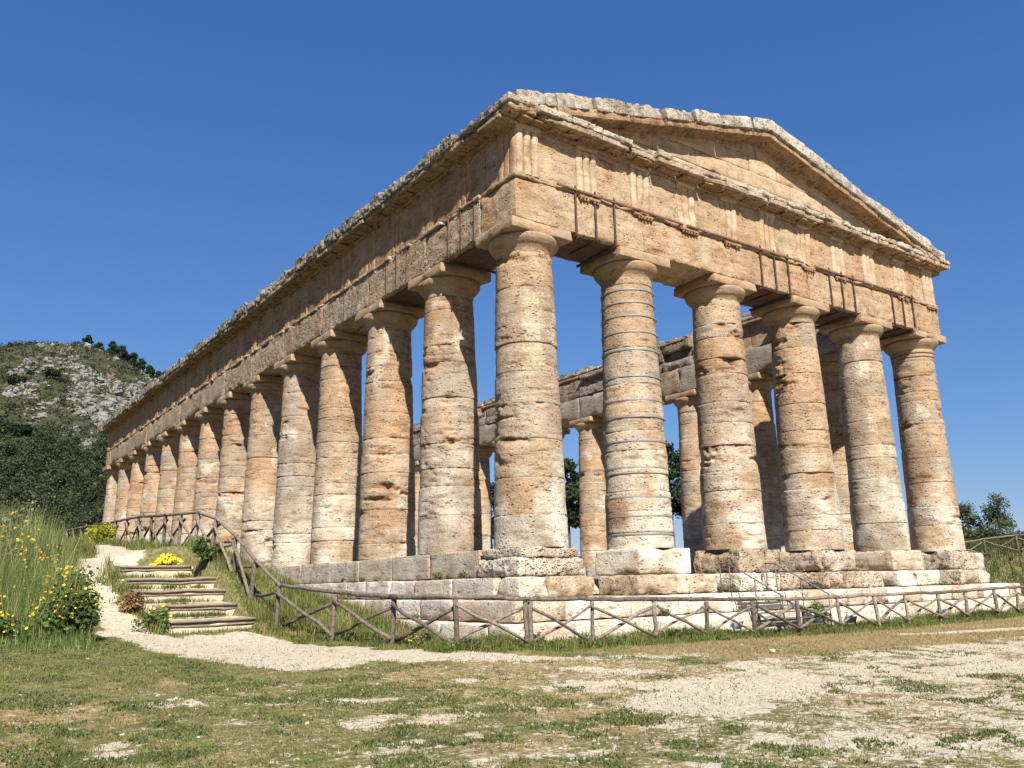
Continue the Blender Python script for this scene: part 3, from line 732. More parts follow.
warmf = lambda m, r: (mix(CREAM, TAN, r.uniform(0.6, 1.0)), ORANGE, 0.8)
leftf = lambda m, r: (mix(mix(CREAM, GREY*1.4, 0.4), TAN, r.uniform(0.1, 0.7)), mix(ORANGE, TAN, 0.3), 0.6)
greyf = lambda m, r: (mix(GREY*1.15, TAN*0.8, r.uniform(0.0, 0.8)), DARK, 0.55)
jf = [-WA]+FX[1:5]+[LX+WA]; jl = [WA+0.005]+SY[1:13]+[LY-WA-0.005]
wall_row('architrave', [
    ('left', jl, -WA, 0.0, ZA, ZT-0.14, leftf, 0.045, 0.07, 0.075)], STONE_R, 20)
wall_row('architrave', [
    ('front', jf, -WA, WA, ZA, ZT-0.14, warmf, 0.030, 0.06, 0.075),
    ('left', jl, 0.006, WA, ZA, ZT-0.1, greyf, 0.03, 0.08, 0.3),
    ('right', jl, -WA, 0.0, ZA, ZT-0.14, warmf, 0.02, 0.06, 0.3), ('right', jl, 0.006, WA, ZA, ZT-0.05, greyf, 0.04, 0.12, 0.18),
    ('back', jf, -WA, WA, ZA, ZT-0.14, warmf, 0.02, 0.05, 0.3)], STONE, 21)
# taenia: the projecting band on top of the architrave
def cut(L0, L1, lo, hi, r):
    out = [L0]
    while out[-1] < L1-hi: out.append(out[-1]+r.uniform(lo, hi))
    out.append(L1); return out
r9 = np.random.default_rng(77)
wall_row('taenia', [
    ('front', cut(-WA-0.05, LX+WA+0.05, 1.6, 3.0, r9), -WA-0.06, 0.9, ZT-0.137, ZT-0.004, warmf, 0.02, 0.09, 0.08),
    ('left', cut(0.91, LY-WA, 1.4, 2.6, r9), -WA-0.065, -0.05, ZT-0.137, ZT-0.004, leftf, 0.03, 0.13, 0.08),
    ('right', cut(WA, LY-WA, 2, 3, r9), -WA-0.06, -0.05, ZT-0.137, ZT-0.004, warmf, 0.02, 0.09, 0.3)], STONE, 22)
# regulae with guttae under the taenia of the front
tri_front = []
for i in range(5):
    a, b = FX[i], FX[i+1]
    if i == 0: a = -WF+0.44
    if i == 4: b = LX+WF-0.44
    tri_front += [a, (a+b)/2]
tri_front.append(LX+WF-0.44)
for i, x in enumerate(tri_front):
    if i in (0, 5, 8): continue
    mb = MB()
    P, Q, inf = rbox((0.84, 0.11, 0.085), 0.06, 0.012, 0.012, 0.07, 60+i, 5); mb.add(P+np.array([x, -WA-0.05, ZT-0.19]), Q, None, stone_cols(inf, mix(TAN, ORANGE, 0.7)*0.85, ORANGE*0.7))
    for k in range(6):
        if rng.random() < 0.25: continue
        V, Q, T = tube(seg((x-0.34+k*0.136, -WA-0.05, ZT-0.20), (x-0.34+k*0.136, -WA-0.05, ZT-0.31), 3), [0.038, 0.042, 0.05], 8)
        mb.add(V, Q, T, mix(TAN, ORANGE, 0.8)*0.8)
    mb.build('regula', STONE_S, temple)

# frieze: wall with triglyphs
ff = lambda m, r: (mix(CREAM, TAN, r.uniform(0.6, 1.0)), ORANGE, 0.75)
fl = lambda m, r: (mix(TAN, ORANGE, r.uniform(0.0, 0.5)), mix(ORANGE, TAN, 0.3), 0.45)  # left frieze coloured warmer to imitate bounced light
tri_left = []
for i in range(13):
    a, b = SY[i], SY[i+1]
    if i == 0: a = -WF+0.44
    if i == 12: b = LY+WF-0.44
    tri_left += [a, (a+b)/2]
tri_left.append(LY+WF-0.44)
def half_cut(L0, L1, tr): return [L0]+[t for t in tr if L0+1 < t < L1-1]+[L1]
frieze = wall_row('frieze', [
    ('front', half_cut(-WF, LX+WF, tri_front), -WF, 0.7, ZT, ZF, ff, 0.024, 0.02, 0.09),
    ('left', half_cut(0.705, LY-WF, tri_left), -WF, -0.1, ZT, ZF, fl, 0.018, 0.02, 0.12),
    ('right', half_cut(0.705, LY-WF, tri_left), -WF, -0.1, ZT, ZF, ff, 0.02, 0.02, 0.3),
    ('back', [-WF, 4, 8, 12, 16, LX+WF], -WF, 0.7, ZT, ZF, ff, 0.02, 0.02, 0.3)], STONE, 23)
# rough inner backing of the long sides, broken to uneven heights
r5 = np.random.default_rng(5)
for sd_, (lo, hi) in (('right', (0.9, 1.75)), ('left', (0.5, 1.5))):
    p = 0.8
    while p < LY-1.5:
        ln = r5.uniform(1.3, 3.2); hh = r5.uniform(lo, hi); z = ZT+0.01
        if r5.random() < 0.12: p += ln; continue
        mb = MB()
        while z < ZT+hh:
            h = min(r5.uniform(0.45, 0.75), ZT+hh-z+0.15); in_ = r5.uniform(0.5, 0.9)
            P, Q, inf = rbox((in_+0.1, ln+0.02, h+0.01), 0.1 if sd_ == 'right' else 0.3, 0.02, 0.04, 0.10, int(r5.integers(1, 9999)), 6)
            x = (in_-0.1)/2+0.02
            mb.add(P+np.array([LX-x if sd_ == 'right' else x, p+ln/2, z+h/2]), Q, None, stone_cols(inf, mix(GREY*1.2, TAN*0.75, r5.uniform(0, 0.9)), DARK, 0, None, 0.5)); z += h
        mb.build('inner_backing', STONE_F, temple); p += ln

def triglyph(loc, rz, seed, parent, base, worn=0.0, corner=False):
    wd = 0.86; hgt = ZF-ZT; mb = MB(); r0 = np.random.default_rng(seed)
    nzz = 22; z = np.linspace(0.0, hgt-0.20, nzz)
    for k in range(3):
        cx = (k-1)*wd/3; hw = wd/6-0.012
        prof = np.array([(-hw, 0.0), (-hw, -0.035), (-hw+0.055, -0.10), (0, -0.105), (hw-0.055, -0.10), (hw, -0.035), (hw, 0.0)])
        V = np.array([(cx+p[0], p[1], zz) for zz in z for p in prof])
        n1 = fbm(V*4+seed*3.3, 3, seed % 60); n2 = fbm(V*np.array([1.5, 1, 1.5])+seed*1.7, 3, (seed+4) % 60)
        wear = np.clip((n2-0.60+0.18*worn)*5, 0, 1)
        V[:, 1] = V[:, 1]*(1-0.85*wear)+0.018*(n1-0.5)
        m = len(prof); i = np.arange(nzz*m).reshape(nzz, m)
        Q = np.stack([i[:-1, :-1], i[:-1, 1:], i[1:, 1:], i[1:, :-1]], -1).reshape(-1, 4)
        V2 = np.concatenate([V, [(cx, 0.02, z[-1])]])
        T = [(len(V), i[-1, a+1], i[-1, a]) for a in range(m-1)]
        C = mix(np.broadcast_to(base, (len(V2), 3)), ORANGE, 0.5*np.append(wear, 0)); mb.add(V2, Q, np.array(T), C)
    P, Q, inf = rbox((wd+0.02, 0.16, 0.19), 0.09, 0.015, 0.01, 0.03, seed, 4)
    mb.add(P+np.array([0, -0.04, hgt-0.10]), Q, None, stone_cols(inf, base, ORANGE, 0, None, 0.4))
    o = mb.build('triglyph', STONE_S, parent); o.location = loc; o.rotation_euler = (0, 0, rz)
    return o
rt = np.random.default_rng(15)
for i, x in enumerate(tri_front):
    triglyph((x, -WF+0.004, ZT+0.002), 0, 500+i, frieze, mix(CREAM, TAN, rt.uniform(0.2, 0.6)), worn=(0.1, 0.4, 0.7, 1.2, 1.0, 1.3, 0.9, 0.6, 0.4, 0.7, 0.2)[i])
for i, y in enumerate(tri_left):
    triglyph((-WF+0.004, y, ZT+0.002), -math.pi/2, 540+i, frieze, mix(TAN, ORANGE, rt.uniform(0.1, 0.5)), worn=rt.uniform(0.3, 1.2)).scale = (1, 0.45, 1)
for i, y in enumerate(tri_left[::2]):
    triglyph((LX+WF-0.004, y, ZT+0.002), math.pi/2, 580+i, frieze, mix(TAN, GREY, rt.uniform(0.1, 0.6)), worn=rt.uniform(0, 0.8))

# cornice: bed mould, projecting slab with mutules below, broken crown on top
OG = 1.54
def cornice(sd_, L0, L1, seed, crown):
    r0 = np.random.default_rng(seed); mb = MB()
    ax0 = sd_ in ('front', 'back')
    def put(P, mid, c, z): 
        o = {'front': (mid, c, z), 'back': (mid, LY-c, z), 'left': (c, mid, z), 'right': (LX-c, mid, z)}[sd_]
        return P+np.array(o)
    def blk(mid, ln, o0, o1, z0, z1, res, r, amp, chip, base, sec, amt, nsc=6.5):
        d = o1-o0; h = z1-z0
        size = (ln, d, h) if ax0 else (d, ln, h)
        rs = res if (sd_ == 'front' or (sd_ == 'left' and mid < 30)) else 0.3
        P, Q, inf = rbox(size, rs, r, amp, chip, int(r0.integers(1, 9999)), nsc)
        mb.add(put(P, mid, (o0+o1)/2, (z0+z1)/2), Q, None, stone_cols(inf, base, sec, 0.06, r0, amt))
    p = L0
    while p < L1-0.05:                         # bed mould
        ln = r0.uniform(2, 3.4); ln = L1-p if L1-p-ln < 1 else ln
        blk(p+ln/2, ln-0.006, -WF-0.13, 0.2, ZF-0.10, ZF+0.045, 0.12, 0.02, 0.012, 0.03, mix(TAN, GREY, 0.3), ORANGE, 0.4); p += ln
    p = L0
    brk = 1.0 if sd_ == 'left' else 0.35
    while p < L1-0.05:                         # slab
        ln = r0.uniform(1.0, 1.35); ln = L1-p if L1-p-ln < 0.6 else ln
        cut_ = r0.uniform(0, 0.10)*(r0.random() < 0.45)
        base = mix(WHITE*0.85, mix(CREAM, TAN, 0.5), r0.uniform(0.1, 0.9)) if sd_ != 'left' else mix(CREAM, GREY, r0.uniform(0.2, 0.8))
        blk(p+ln/2, ln-0.02, -OG+0.04+cut_, -0.2, ZF+0.05, ZF+0.235, 0.07, 0.012, 0.016, 0.08, mix(base, TAN, 0.55), ORANGE, 0.5)
        blk(p+ln/2, ln-0.01, -OG+cut_*0.6, -0.1, ZF+0.24, ZF+0.40+r0.uniform(0, 0.06), 0.06, 0.02, 0.040, 0.12, base, GREY, 0.6)
        p += ln
    # mutules
    tr = tri_front if ax0 else tri_left
    ms = []
    for a, b in zip(tr[:-1], tr[1:]): ms += [a, (a+b)/2]
    ms.append(tr[-1])
    for m in ms:
        if r0.random() < 0.12: continue
        blk(m, 0.92, -OG+0.17+r0.uniform(0, 0.06), -WF-0.02, ZF-0.02, ZF+0.052, 0.12, 0.012, 0.012, 0.08, mix(TAN, ORANGE, 0.35), ORANGE, 0.5)
    crown(blk, r0)
    return mb.build('cornice', STONE_C if sd_ != 'front' else STONE_F, temple)

def crown_left(blk, r0):
    p = -1.2
    while p < LY+1.0:
        ln = r0.uniform(1.0, 2.2); h = r0.uniform(0.42, 0.56)
        if p < 1.5: h = r0.uniform(0.22, 0.32)
        if r0.random() < 0.97:
            back = r0.uniform(-0.03, 0.04)
            blk(p+ln/2, ln+0.06, -OG+back, -0.35, ZF+0.20, ZF+0.20+h, 0.05, 0.02, 0.075, 0.10, mix(GREY*1.05, DARK, r0.uniform(0, 0.6)), CREAM, 0.55)
        p += ln
def crown_front(blk, r0):
    for (a, b, h, o) in ((2.2, 3.3, 0.10, 0.30), (3.35, 3.9, 0.08, 0.34), (4.6, 5.9, 0.11, 0.36), (6.0, 7.1, 0.09, 0.30), (7.7, 8.4, 0.12, 0.32), (9.2, 9.8, 0.10, 0.36), (9.9, 10.6, 0.09, 0.3), (11.6, 13.0, 0.10, 0.32), (13.1, 13.7, 0.1, 0.34),
                         (14.2, 16.0, 0.10, 0.28), (16.2, 17.4, 0.13, 0.3), (17.5, 18.6, 0.15, 0.26), (18.8, 19.8, 0.16, 0.24), (20.0, 22.6, 0.10, 0.2)):
        blk((a+b)/2, b-a-0.02, -OG+o, -0.8, ZF+0.43, ZF+0.46+h, 0.09, 0.03, 0.022, 0.06, mix(WHITE, GREY, r0.uniform(0.2, 0.8)), DARK, 0.5)
def crown_plain(blk, r0):
    pass
cornice('front', -OG, LX+OG, 31, crown_front)
cornice('left', -0.08, LY+OG, 32, crown_left)
cornice('right', -0.08, LY-0.2, 33, crown_left)
cornice('back', -OG+1.5, LX+OG, 34, crown_plain)

# pediments
XM, ZAP, ZST = LX/2, 15.88, 12.96
def slope_z(x): return ZST+(ZAP-ZST)*(1-np.abs(x-XM)/(XM+OG))
def pediment(front, seed):
    r0 = np.random.default_rng(seed); mb = MB()
    z = ZF+0.36; row = 0
    ysgn = 1 if front else -1; y0 = 0 if front else LY
    res = 0.11 if front else 0.35
    while z < ZAP-0.6:
        h = 0.62; x0 = XM-(XM+OG)*(1-(z+0.35-ZST)/(ZAP-ZST)); x0 = max(x0, 0.0); x1 = LX-x0
        p = x0-r0.uniform(0, 0.8)
        while p < x1:
            ln = r0.uniform(1.1, 2.3)
            P, Q, inf = rbox((ln-0.01, 0.9, h-0.008), res, 0.015, 0.016, 0.025, int(r0.integers(1, 9999)), 3)
            P = P+np.array([p+ln/2, y0+ysgn*(-0.33+r0.uniform(-0.01, 0.01)), z+h/2])
            P[:, 2] = np.minimum(P[:, 2], slope_z(P[:, 0])-0.42); P[:, 2] = np.maximum(P[:, 2], ZF+0.35)
            ok = P[:, 0].min() > -1.0 and P[:, 0].max() < LX+1.0
            if ok: mb.add(P, Q, None, stone_cols(inf, mix(CREAM, TAN, r0.uniform(0.3, 0.8)), ORANGE, 0.05, r0, 0.5))
            p += ln
        z += h; row += 1
    tym = mb.build('tympanum', STONE_S, temple)
    mb = MB()
    ang = math.atan2(ZAP-ZST, XM+OG); Ls = (XM+OG)/math.cos(ang)
    for sgn in (-1, 1):
        s = 0.4 if sgn < 0 else 0.3
        while s < Ls:
            ln = r0.uniform(1.3, 2.1); ln = Ls-s+0.02 if Ls-s-ln < 0.7 else ln
            rough = (sgn < 0 and s < 8.2) and front
            top = r0.uniform(-0.05, 0.02) if not rough else r0.uniform(-0.08, 0.02)
            for (o0, o1, n0, n1, am, ch, cl, sc) in (
                    (-1.45, 0.45, -0.50, -0.20, 0.016, 0.04, mix(TAN, ORANGE, 0.2), ORANGE),
                    (-1.56+(r0.uniform(0, 0.10) if rough else 0), 0.5, -0.28, 0.20+top, 0.05 if rough else 0.022, 0.07 if rough else 0.05, mix(WHITE*0.85, mix(GREY, TAN, 0.4), r0.uniform(0.3, 0.8) if rough else r0.uniform(0.05, 0.5)), GREY),
                    (-0.78, 0.2, -0.70, -0.455, 0.012, 0.03, mix(CREAM, TAN, 0.7), ORANGE)):
                P, Q, inf = rbox((ln+0.004, o1-o0, n1-n0), 0.08 if front else 0.35, 0.02, am, ch, int(r0.integers(1, 9999)), 3.4)
                P = P+np.array([s+ln/2, 0, (n0+n1)/2])
                X = P[:, 0]*math.cos(ang)-P[:, 2]*math.sin(ang); Z = P[:, 0]*math.sin(ang)+P[:, 2]*math.cos(ang)
                X = X-OG; Xw = X if sgn < 0 else LX-X
                lim = XM if sgn < 0 else XM
                Xw = np.minimum(Xw, XM-0.003) if sgn < 0 else np.maximum(Xw, XM+0.003)
                Yw = (P[:, 1]+(o0+o1)/2) if front else LY-(P[:, 1]+(o0+o1)/2)
                flip = (sgn > 0) != (not front)
                mb.add(np.stack([Xw, Yw, Z+ZST], 1), Q[:, ::-1] if flip else Q, None, stone_cols(inf, cl, sc, 0.06, r0, 0.6))
            s += ln
    mb.build('raking_cornice', STONE_C, tym)
pediment(True, 41); pediment(False, 42)

# steel braces on the front and the side architrave
def strap(x, z0, z1, side='front', red=False):
    mb = MB(); o = -WA-0.045
    if side == 'front':
        mb.add(*bar((x, o, z0-0.05), (x, o, z1), 0.062, 0.04, (0, 1, 0))); mb.add(*tube(seg((x, o-0.01, z1-0.02), (x, o-0.01, z1+0.13), 2), 0.03, 8))
        mb.add(*bar((x, o, z0-0.06), (x, 0.3, z0-0.06), 0.06, 0.04))
        mb.add(*tube(seg((x, o-0.05, z1+0.03), (x, o+0.12, z1+0.03), 2), 0.035, 8))
    else:
        mb.add(*bar((o+0.03, x, z0+0.02), (o+0.03, x, z1), 0.055, 0.035, (1, 0, 0)))
        mb.add(*tube(seg((o-0.05, x, z1+0.03), (o+0.12, x, z1+0.03), 2), 0.035, 8))
    mb.build('steel_strap', RUSTRED if red else RUST, temple, smooth=False)
for c in (2.10, 10.88, 15.1, 19.5):
    for k in (-0.8, 0, 0.8): strap(c+k, ZA-0.02, ZT-0.02)
for c, n in ((2.02, 3), (6.4, 3), (10.85, 2)):
    for k in range(n): strap(c+(k-1)*0.78, ZA-0.02, ZT-0.06, 'left', red=True)
mb = MB()
for a, b in ((0.55, 6.0), (6.2, 12.6), (13.3, 17.2), (17.3, 20.4)):
    mb.add(*bar((a, -WA-0.095, ZT-0.05), (b, -WA-0.095, ZT-0.05), 0.05, 0.06))
mb.build('steel_rail', RUSTRED, temple, smooth=False)
for c0, c1 in ((1.29, 3.05), (9.95, 11.85), (14.1, 16.1), (18.55, 20.35)):       # plates carrying the soffit
    mb = MB()
    mb.add(*bar((c0, 0, ZA-0.035), (c1, 0, ZA-0.035), 1.5, 0.02))
    for x in (c0+0.08, c1-0.08): mb.add(*bar((x, -0.93, ZA-0.085), (x, 1.0, ZA-0.085), 0.09, 0.07, (0, 0, 1)))
    mb.build('soffit_brace', RUST, temple, smooth=False)
for c0, c1 in ((1.15, 3.0), (5.5, 7.5)):
    mb = MB()
    mb.add(*bar((0, c0, ZA-0.035), (0, c1, ZA-0.035), 1.5, 0.02))
    for y in (c0+0.08, c1-0.08): mb.add(*bar((-0.9, y, ZA-0.085), (1.0, y, ZA-0.085), 0.09, 0.07))
    mb.build('soffit_brace', RUST, temple, smooth=False)

# ------------------------------------------------------------------ wooden fences
def gz1(x, y): return float(ground([x], [y])[0])
def fence_between(root, pts, rail_z, seed, braces=True, hgt=1.0, rail_r=0.049):
    """pts: list of (x, y); posts, one continuous handrail per bay run, crossed braces"""
    r0 = np.random.default_rng(seed); ox, oy, oz = root.location
    O = np.array([ox, oy, oz]); tops = []
    for (x, y), zt in zip(pts, rail_z):
        zg = gz1(x, y)
        dx, dy = r0.normal(0, 0.045, 2)
        path = seg((x+dx, y+dy, zg-0.25), (x, y, zt-0.02), 5)-O
        path[1:-1, :2] += r0.normal(0, 0.008, (3, 2))
        V, Q, T = tube(path, r0.uniform(0.044, 0.064), 9, int(r0.integers(1, 999)), 0.14)
        mb = MB(); mb.add(V, Q, T); mb.build('post', WOOD, root)
        tops.append(np.array([x, y, zt]))
    k = 0
    while k < len(pts)-1:
        m = min(k+2, len(pts)-1)
        pp = []
        for a in range(k, m):
            q = seg(tops[a], tops[a+1], 6); pp.append(q if a == m-1 else q[:-1])
        pp = np.concatenate(pp); pp[1:-1, 2] += r0.normal(0, 0.008, len(pp)-2); pp[:, 2] += 0.03
        d = pp[-1]-pp[0]; d /= np.linalg.norm(d); pp[0] -= d*0.10; pp[-1] += d*0.10
        rr = np.linspace(rail_r*1.1, rail_r*0.9, len(pp)) if (k//2) % 2 else np.linspace(rail_r*0.9, rail_r*1.1, len(pp))
        V, Q, T = tube(pp-O, rr, 9, int(r0.integers(1, 999)), 0.12)
        mb = MB(); mb.add(V, Q, T); mb.build('handrail', WOOD, root); k = m
    for a in range(len(pts)-1):
        A, B = tops[a], tops[a+1]; za, zb = gz1(*pts[a]), gz1(*pts[a+1])
        d = (B-A)[:2]; d = d/np.linalg.norm(d); nrm = np.array([d[1], -d[0]])
        for (p, q, s) in (((A, A[2]-0.14), (B, zb+0.10), 0.07), ((B, B[2]-0.14), (A, za+0.10), -0.07)):
            if r0.random() < 0.03: continue
            e0 = np.array([p[0][0]+nrm[0]*s, p[0][1]+nrm[1]*s, p[1]]); e1 = np.array([q[0][0]+nrm[0]*s, q[0][1]+nrm[1]*s, q[1]+r0.uniform(-0.04, 0.08)])
            path = seg(e0, e1, 5); path[1:-1] += r0.normal(0, 0.016, (3, 3)); path[0] += r0.normal(0, 0.04, 3)*np.array([1, 1, 0.5])
            V, Q, T = tube(path-O, r0.uniform(0.029, 0.045), 8, int(r0.integers(1, 999)), 0.14)
            mb = MB(); mb.add(V, Q, T); mb.build('brace', WOOD, root)

def unproj_y(px, py, y0):
    d = _fw+(px-512)/F_PX*_r2-(py-384)/F_PX*_u2; t = (y0-CAM[1])/d[1]; return CAM+t*d
FY = -4.3
front_posts = [(-3.28, -1.31), (-1.55, -1.35), (0.38, -1.41), (2.2, -1.47), (3.95, -1.50), (5.8, -1.55), (7.65, -1.55), (9.5, -1.53), (11.15, -1.535), (13.1, -1.54), (14.85, -1.54), (16.8, -1.49), (18.4, -1.48), (20.2, -1.46), (22.0, -1.44), (23.8, -1.42)]
fr = empty('wooden_fence', (-3.28, FY, gz1(-3.28, FY)), 'long weathered wooden rail fence with crossed braces in front of the temple front', 'fence', 'rail fences around the temple')
fence_between(fr, [(x, FY) for x, _ in front_posts], [z for _, z in front_posts], 1)
side = [(-3.42, -4.31, -1.30), (-5.15, -4.3, -1.21), (-5.55, -2.45, -1.20), (-6.05, -0.5, -1.1), (-6.65, 1.5, -0.87), (-6.66, 3.3, -0.22), (-6.67, 5.0, 0.52), (-6.68, 6.9, 1.13), (-6.7, 8.75, 1.46)]
yy = 8.75; xx = -6.7
for k in range(14):
    yy += 2.0; xx -= 0.03; side.append((xx, yy, 1.46+0.056*min(yy-8.75, 8)+0.030*max(yy-16.75, 0)))
sf = empty('wooden_fence', (-3.42, -4.31, gz1(-3.42, -4.31)), 'weathered wooden rail fence that climbs beside the log stairs and follows the left colonnade', 'fence', 'rail fences around the temple')
fence_between(sf, [(a, b) for a, b, _ in side], [z for _, _, z in side], 2)
rf = empty('wooden_fence', (38.5, 5.9, gz1(38.5, 5.9)), 'dark rail fence on the green bank right of the temple, before the trees', 'fence', 'rail fences around the temple')
rp = [(36.2, 6.9), (38.1, 6.05), (39.9, 5.0), (41.7, 3.8), (43.4, 2.6)]
fence_between(rf, rp, [gz1(*p)+1.0 for p in rp], 3)

# ------------------------------------------------------------------ log stairs
st = empty('log_stairs', (-8.25, 2.1, -1.9), 'five earth steps edged with old logs climbing the bank on the left', 'stairs')
O = np.array(st.location); rs_ = np.random.default_rng(4)
LOGS = [(2.12, -1.64, -9.25, -6.98), (3.48, -1.29, -9.12, -7.02), (4.47, -0.93, -9.34, -7.0), (5.33, -0.61, -9.45, -7.0), (8.30, -0.16, -9.25, -7.05)]
LOGS[4] = (7.3, -0.22, -9.4, -7.2)
for i, (y, z, xl, xr) in enumerate(LOGS):
    yn = LOGS[i+1][0] if i < 4 else 9.4; zn = LOGS[i+1][1] if i < 4 else 0.1
    for j, (dz, rad) in enumerate(((0, 0.038), (-0.10, 0.026))):
        path = seg((xl+rs_.uniform(-.1, .1), y+0.02*j, z+dz-0.02), (xr+rs_.uniform(-.1, .1), y+0.02*j, z+dz-0.02), 8); path[:, 1:] += rs_.normal(0, 0.009, (8, 2))
        V, Q, T = tube(path-O, rad, 10, 5+i+j*9, 0.12); mb = MB(); mb.add(V, Q, T); mb.build('step_log', LOG, st)
    gxs = np.linspace(xl-0.05, xr+0.05, 22); gys = np.linspace(y+0.03, yn+0.0, 16); A, B = np.meshgrid(gxs, gys, indexing='ij')
    zt = z-0.01+(B-y)/(yn-y)*(0.05)+0.05*(fbm2(A.ravel()*2, B.ravel()*2, 3, 8+i).reshape(A.shape)-0.5)-0.035*np.exp(-((A-(xl+xr)/2)/0.6)**2)
    ii = np.arange(A.size).reshape(A.shape); q = np.stack([ii[:-1, :-1], ii[1:, :-1], ii[1:, 1:], ii[:-1, 1:]], -1).reshape(-1, 4)
    top = np.stack([A.ravel(), B.ravel(), zt.ravel()], 1); bot = top.copy(); bot[:, 2] -= 0.33
    edge = np.concatenate([ii[0, :], ii[1:, -1], ii[-1, -2::-1], ii[-2:0:-1, 0]]); e2 = np.roll(edge, -1); n0 = len(top)
    wq = np.stack([edge, edge+n0, e2+n0, e2], -1)[:, ::-1]
    new_mesh('tread', np.concatenate([top, bot])-O, np.concatenate([q, wq]), None, EARTH, st)
V, Q, T = tube(seg((-9.5, 6.0, -0.52), (-9.42, 7.5, -0.12), 5)-O, 0.055, 9, 3, 0.1); mb = MB(); mb.add(V, Q, T); mb.build('side_log', LOG, st)

# ------------------------------------------------------------------ steel access stair
ss = empty('steel_stairs', (6.9, -2.6, gz1(6.9, -3.2)), 'small galvanised steel stair with handrails leading up to the temple base', 'stairs')
O = np.array(ss.location); x0, x1 = 5.85, 8.0
mb = MB(); mb.add(*bar((x0-0.3, -1.78, -1.40), (x1, -1.78, -1.40), 0.5, 0.03)); 
for k in range(3): mb.add(*bar((x0-0.3, -2.03-0.02*k, -1.42-0.045*k), (x1, -2.03-0.02*k, -1.42-0.045*k), 0.03, 0.03))
mb.V = [v-O for v in mb.V]; mb.build('landing', STEEL, ss, smooth=False)
for k in range(5):
    y = -2.28-k*0.32; z = -1.58-k*0.17
    mb = MB(); mb.add(*bar((x0+0.05, y-0.07, z), (x1-0.05, y-0.07, z), 0.05, 0.03)); mb.add(*bar((x0+0.05, y+0.07, z), (x1-0.05, y+0.07, z), 0.05, 0.03)); mb.add(*bar((x0+0.05, y, z-0.01), (x1-0.05, y, z-0.01), 0.03, 0.02)); mb.V = [v-O for v in mb.V]; mb.build('tread', STEEL, ss, smooth=False)
for x in (x0, x1):
    mb = MB(); mb.add(*bar((x, -2.0, -1.46), (x, -3.85, -2.42), 0.03, 0.06)); mb.add(*bar((x, -1.5, -1.48), (x, -2.02, -1.48), 0.03, 0.06)); mb.V = [v-O for v in mb.V]; mb.build('stringer', STEEL, ss, smooth=False)
    mb = MB(); mb.add(*tube(np.array([(x, -1.62, -0.49), (x, -2.0, -0.51), (x, -3.82, -1.45)])-O, 0.021, 8)); mb.add(*tube(np.array([(x, -1.62, -0.93), (x, -2.0, -0.95), (x, -3.82, -1.9)])-O, 0.009, 6)); mb.build('handrail', STEEL, ss)
    for y, zt, zb in ((-1.64, -0.49, -1.45), (-2.0, -0.51, -1.5), (-2.9, -0.97, -1.95), (-3.8, -1.44, -2.45)):
        mb = MB(); mb.add(*tube(seg((x, y, zb), (x, y, zt), 2)-O, 0.017, 8)); mb.build('rail_post', STEEL, ss)
for x in (x0+0.05, x1-0.05):
    for y, zt in ((-1.95, -1.45), (-2.9, -1.95)):
        mb = MB(); mb.add(*bar((x, y, gz1(x, y)-0.05), (x, y, zt), 0.07, 0.07, (0, 1, 0))); mb.V = [v-O for v in mb.V]; mb.build('support_leg', RUST, ss, smooth=False)

# ------------------------------------------------------------------ floodlights, stones
def floodlight(x, y, label, rz):
    z = gz1(x, y)
    o = empty('floodlight', (x, y, z), label, 'floodlight', 'floodlights in the grass', rz)
    P, Q, _ = rbox((0.34, 0.18, 0.26), 0.1, 0.025, 0, 0, 1); c, s = math.cos(0.5), math.sin(0.5)
    P = np.stack([P[:, 0], P[:, 1]*c-P[:, 2]*s, P[:, 1]*s+P[:, 2]*c+0.26], 1)
    new_mesh('housing', P, Q, None, LAMPM, o)
    Pg, Qg, _ = rbox((0.29, 0.01, 0.20), 0.1, 0.003, 0, 0, 1); Pg[:, 1] -= 0.096
    Pg = np.stack([Pg[:, 0], Pg[:, 1]*c-Pg[:, 2]*s, Pg[:, 1]*s+Pg[:, 2]*c+0.26], 1); new_mesh('lens', Pg, Qg, None, GLASS, o)
    mb = MB()
    for k in (-1, 1): mb.add(*bar((k*0.19, 0, 0.0), (k*0.19, 0, 0.28), 0.03, 0.05, (0, 1, 0)))
    mb.add(*bar((-0.19, 0, 0.01), (0.19, 0, 0.01), 0.08, 0.03)); mb.build('bracket', STEEL, o, smooth=False)
floodlight(4.75, -3.05, 'grey floodlight in the grass just left of the steel stair', 0.2)
floodlight(9.5, -3.45, 'grey floodlight in the grass just right of the steel stair', -0.1)
floodlight(15.2, -3.2, 'grey floodlight in the grass far right along the front steps', 0.1)
def stone(name, loc, size, seed, label, cat, colr=WHITE):
    P, Q, inf = rbox(size, min(size)/6, min(size)*0.28, min(size)*0.08, min(size)*0.2, seed, 4)
    o = new_mesh(name, P, Q, None, STONE, cols=stone_cols(inf, colr, TAN, 0, None, 0.4)); o.location = loc; tag(o, label, cat); return o
stone('loose_stone', (0.4, -7.6, gz1(0.4, -7.6)+0.05), (0.15, 0.13, 0.11), 3, 'single small pale stone lying on the straw-coloured grass', 'stone', WHITE*1.1)
stone('stone_block', (34.4, 4.8, gz1(34.4, 4.8)+0.5), (0.75, 0.6, 1.1), 9, 'pale squared stone block standing beyond the right corner of the temple', 'block', mix(WHITE, GREY, 0.4))

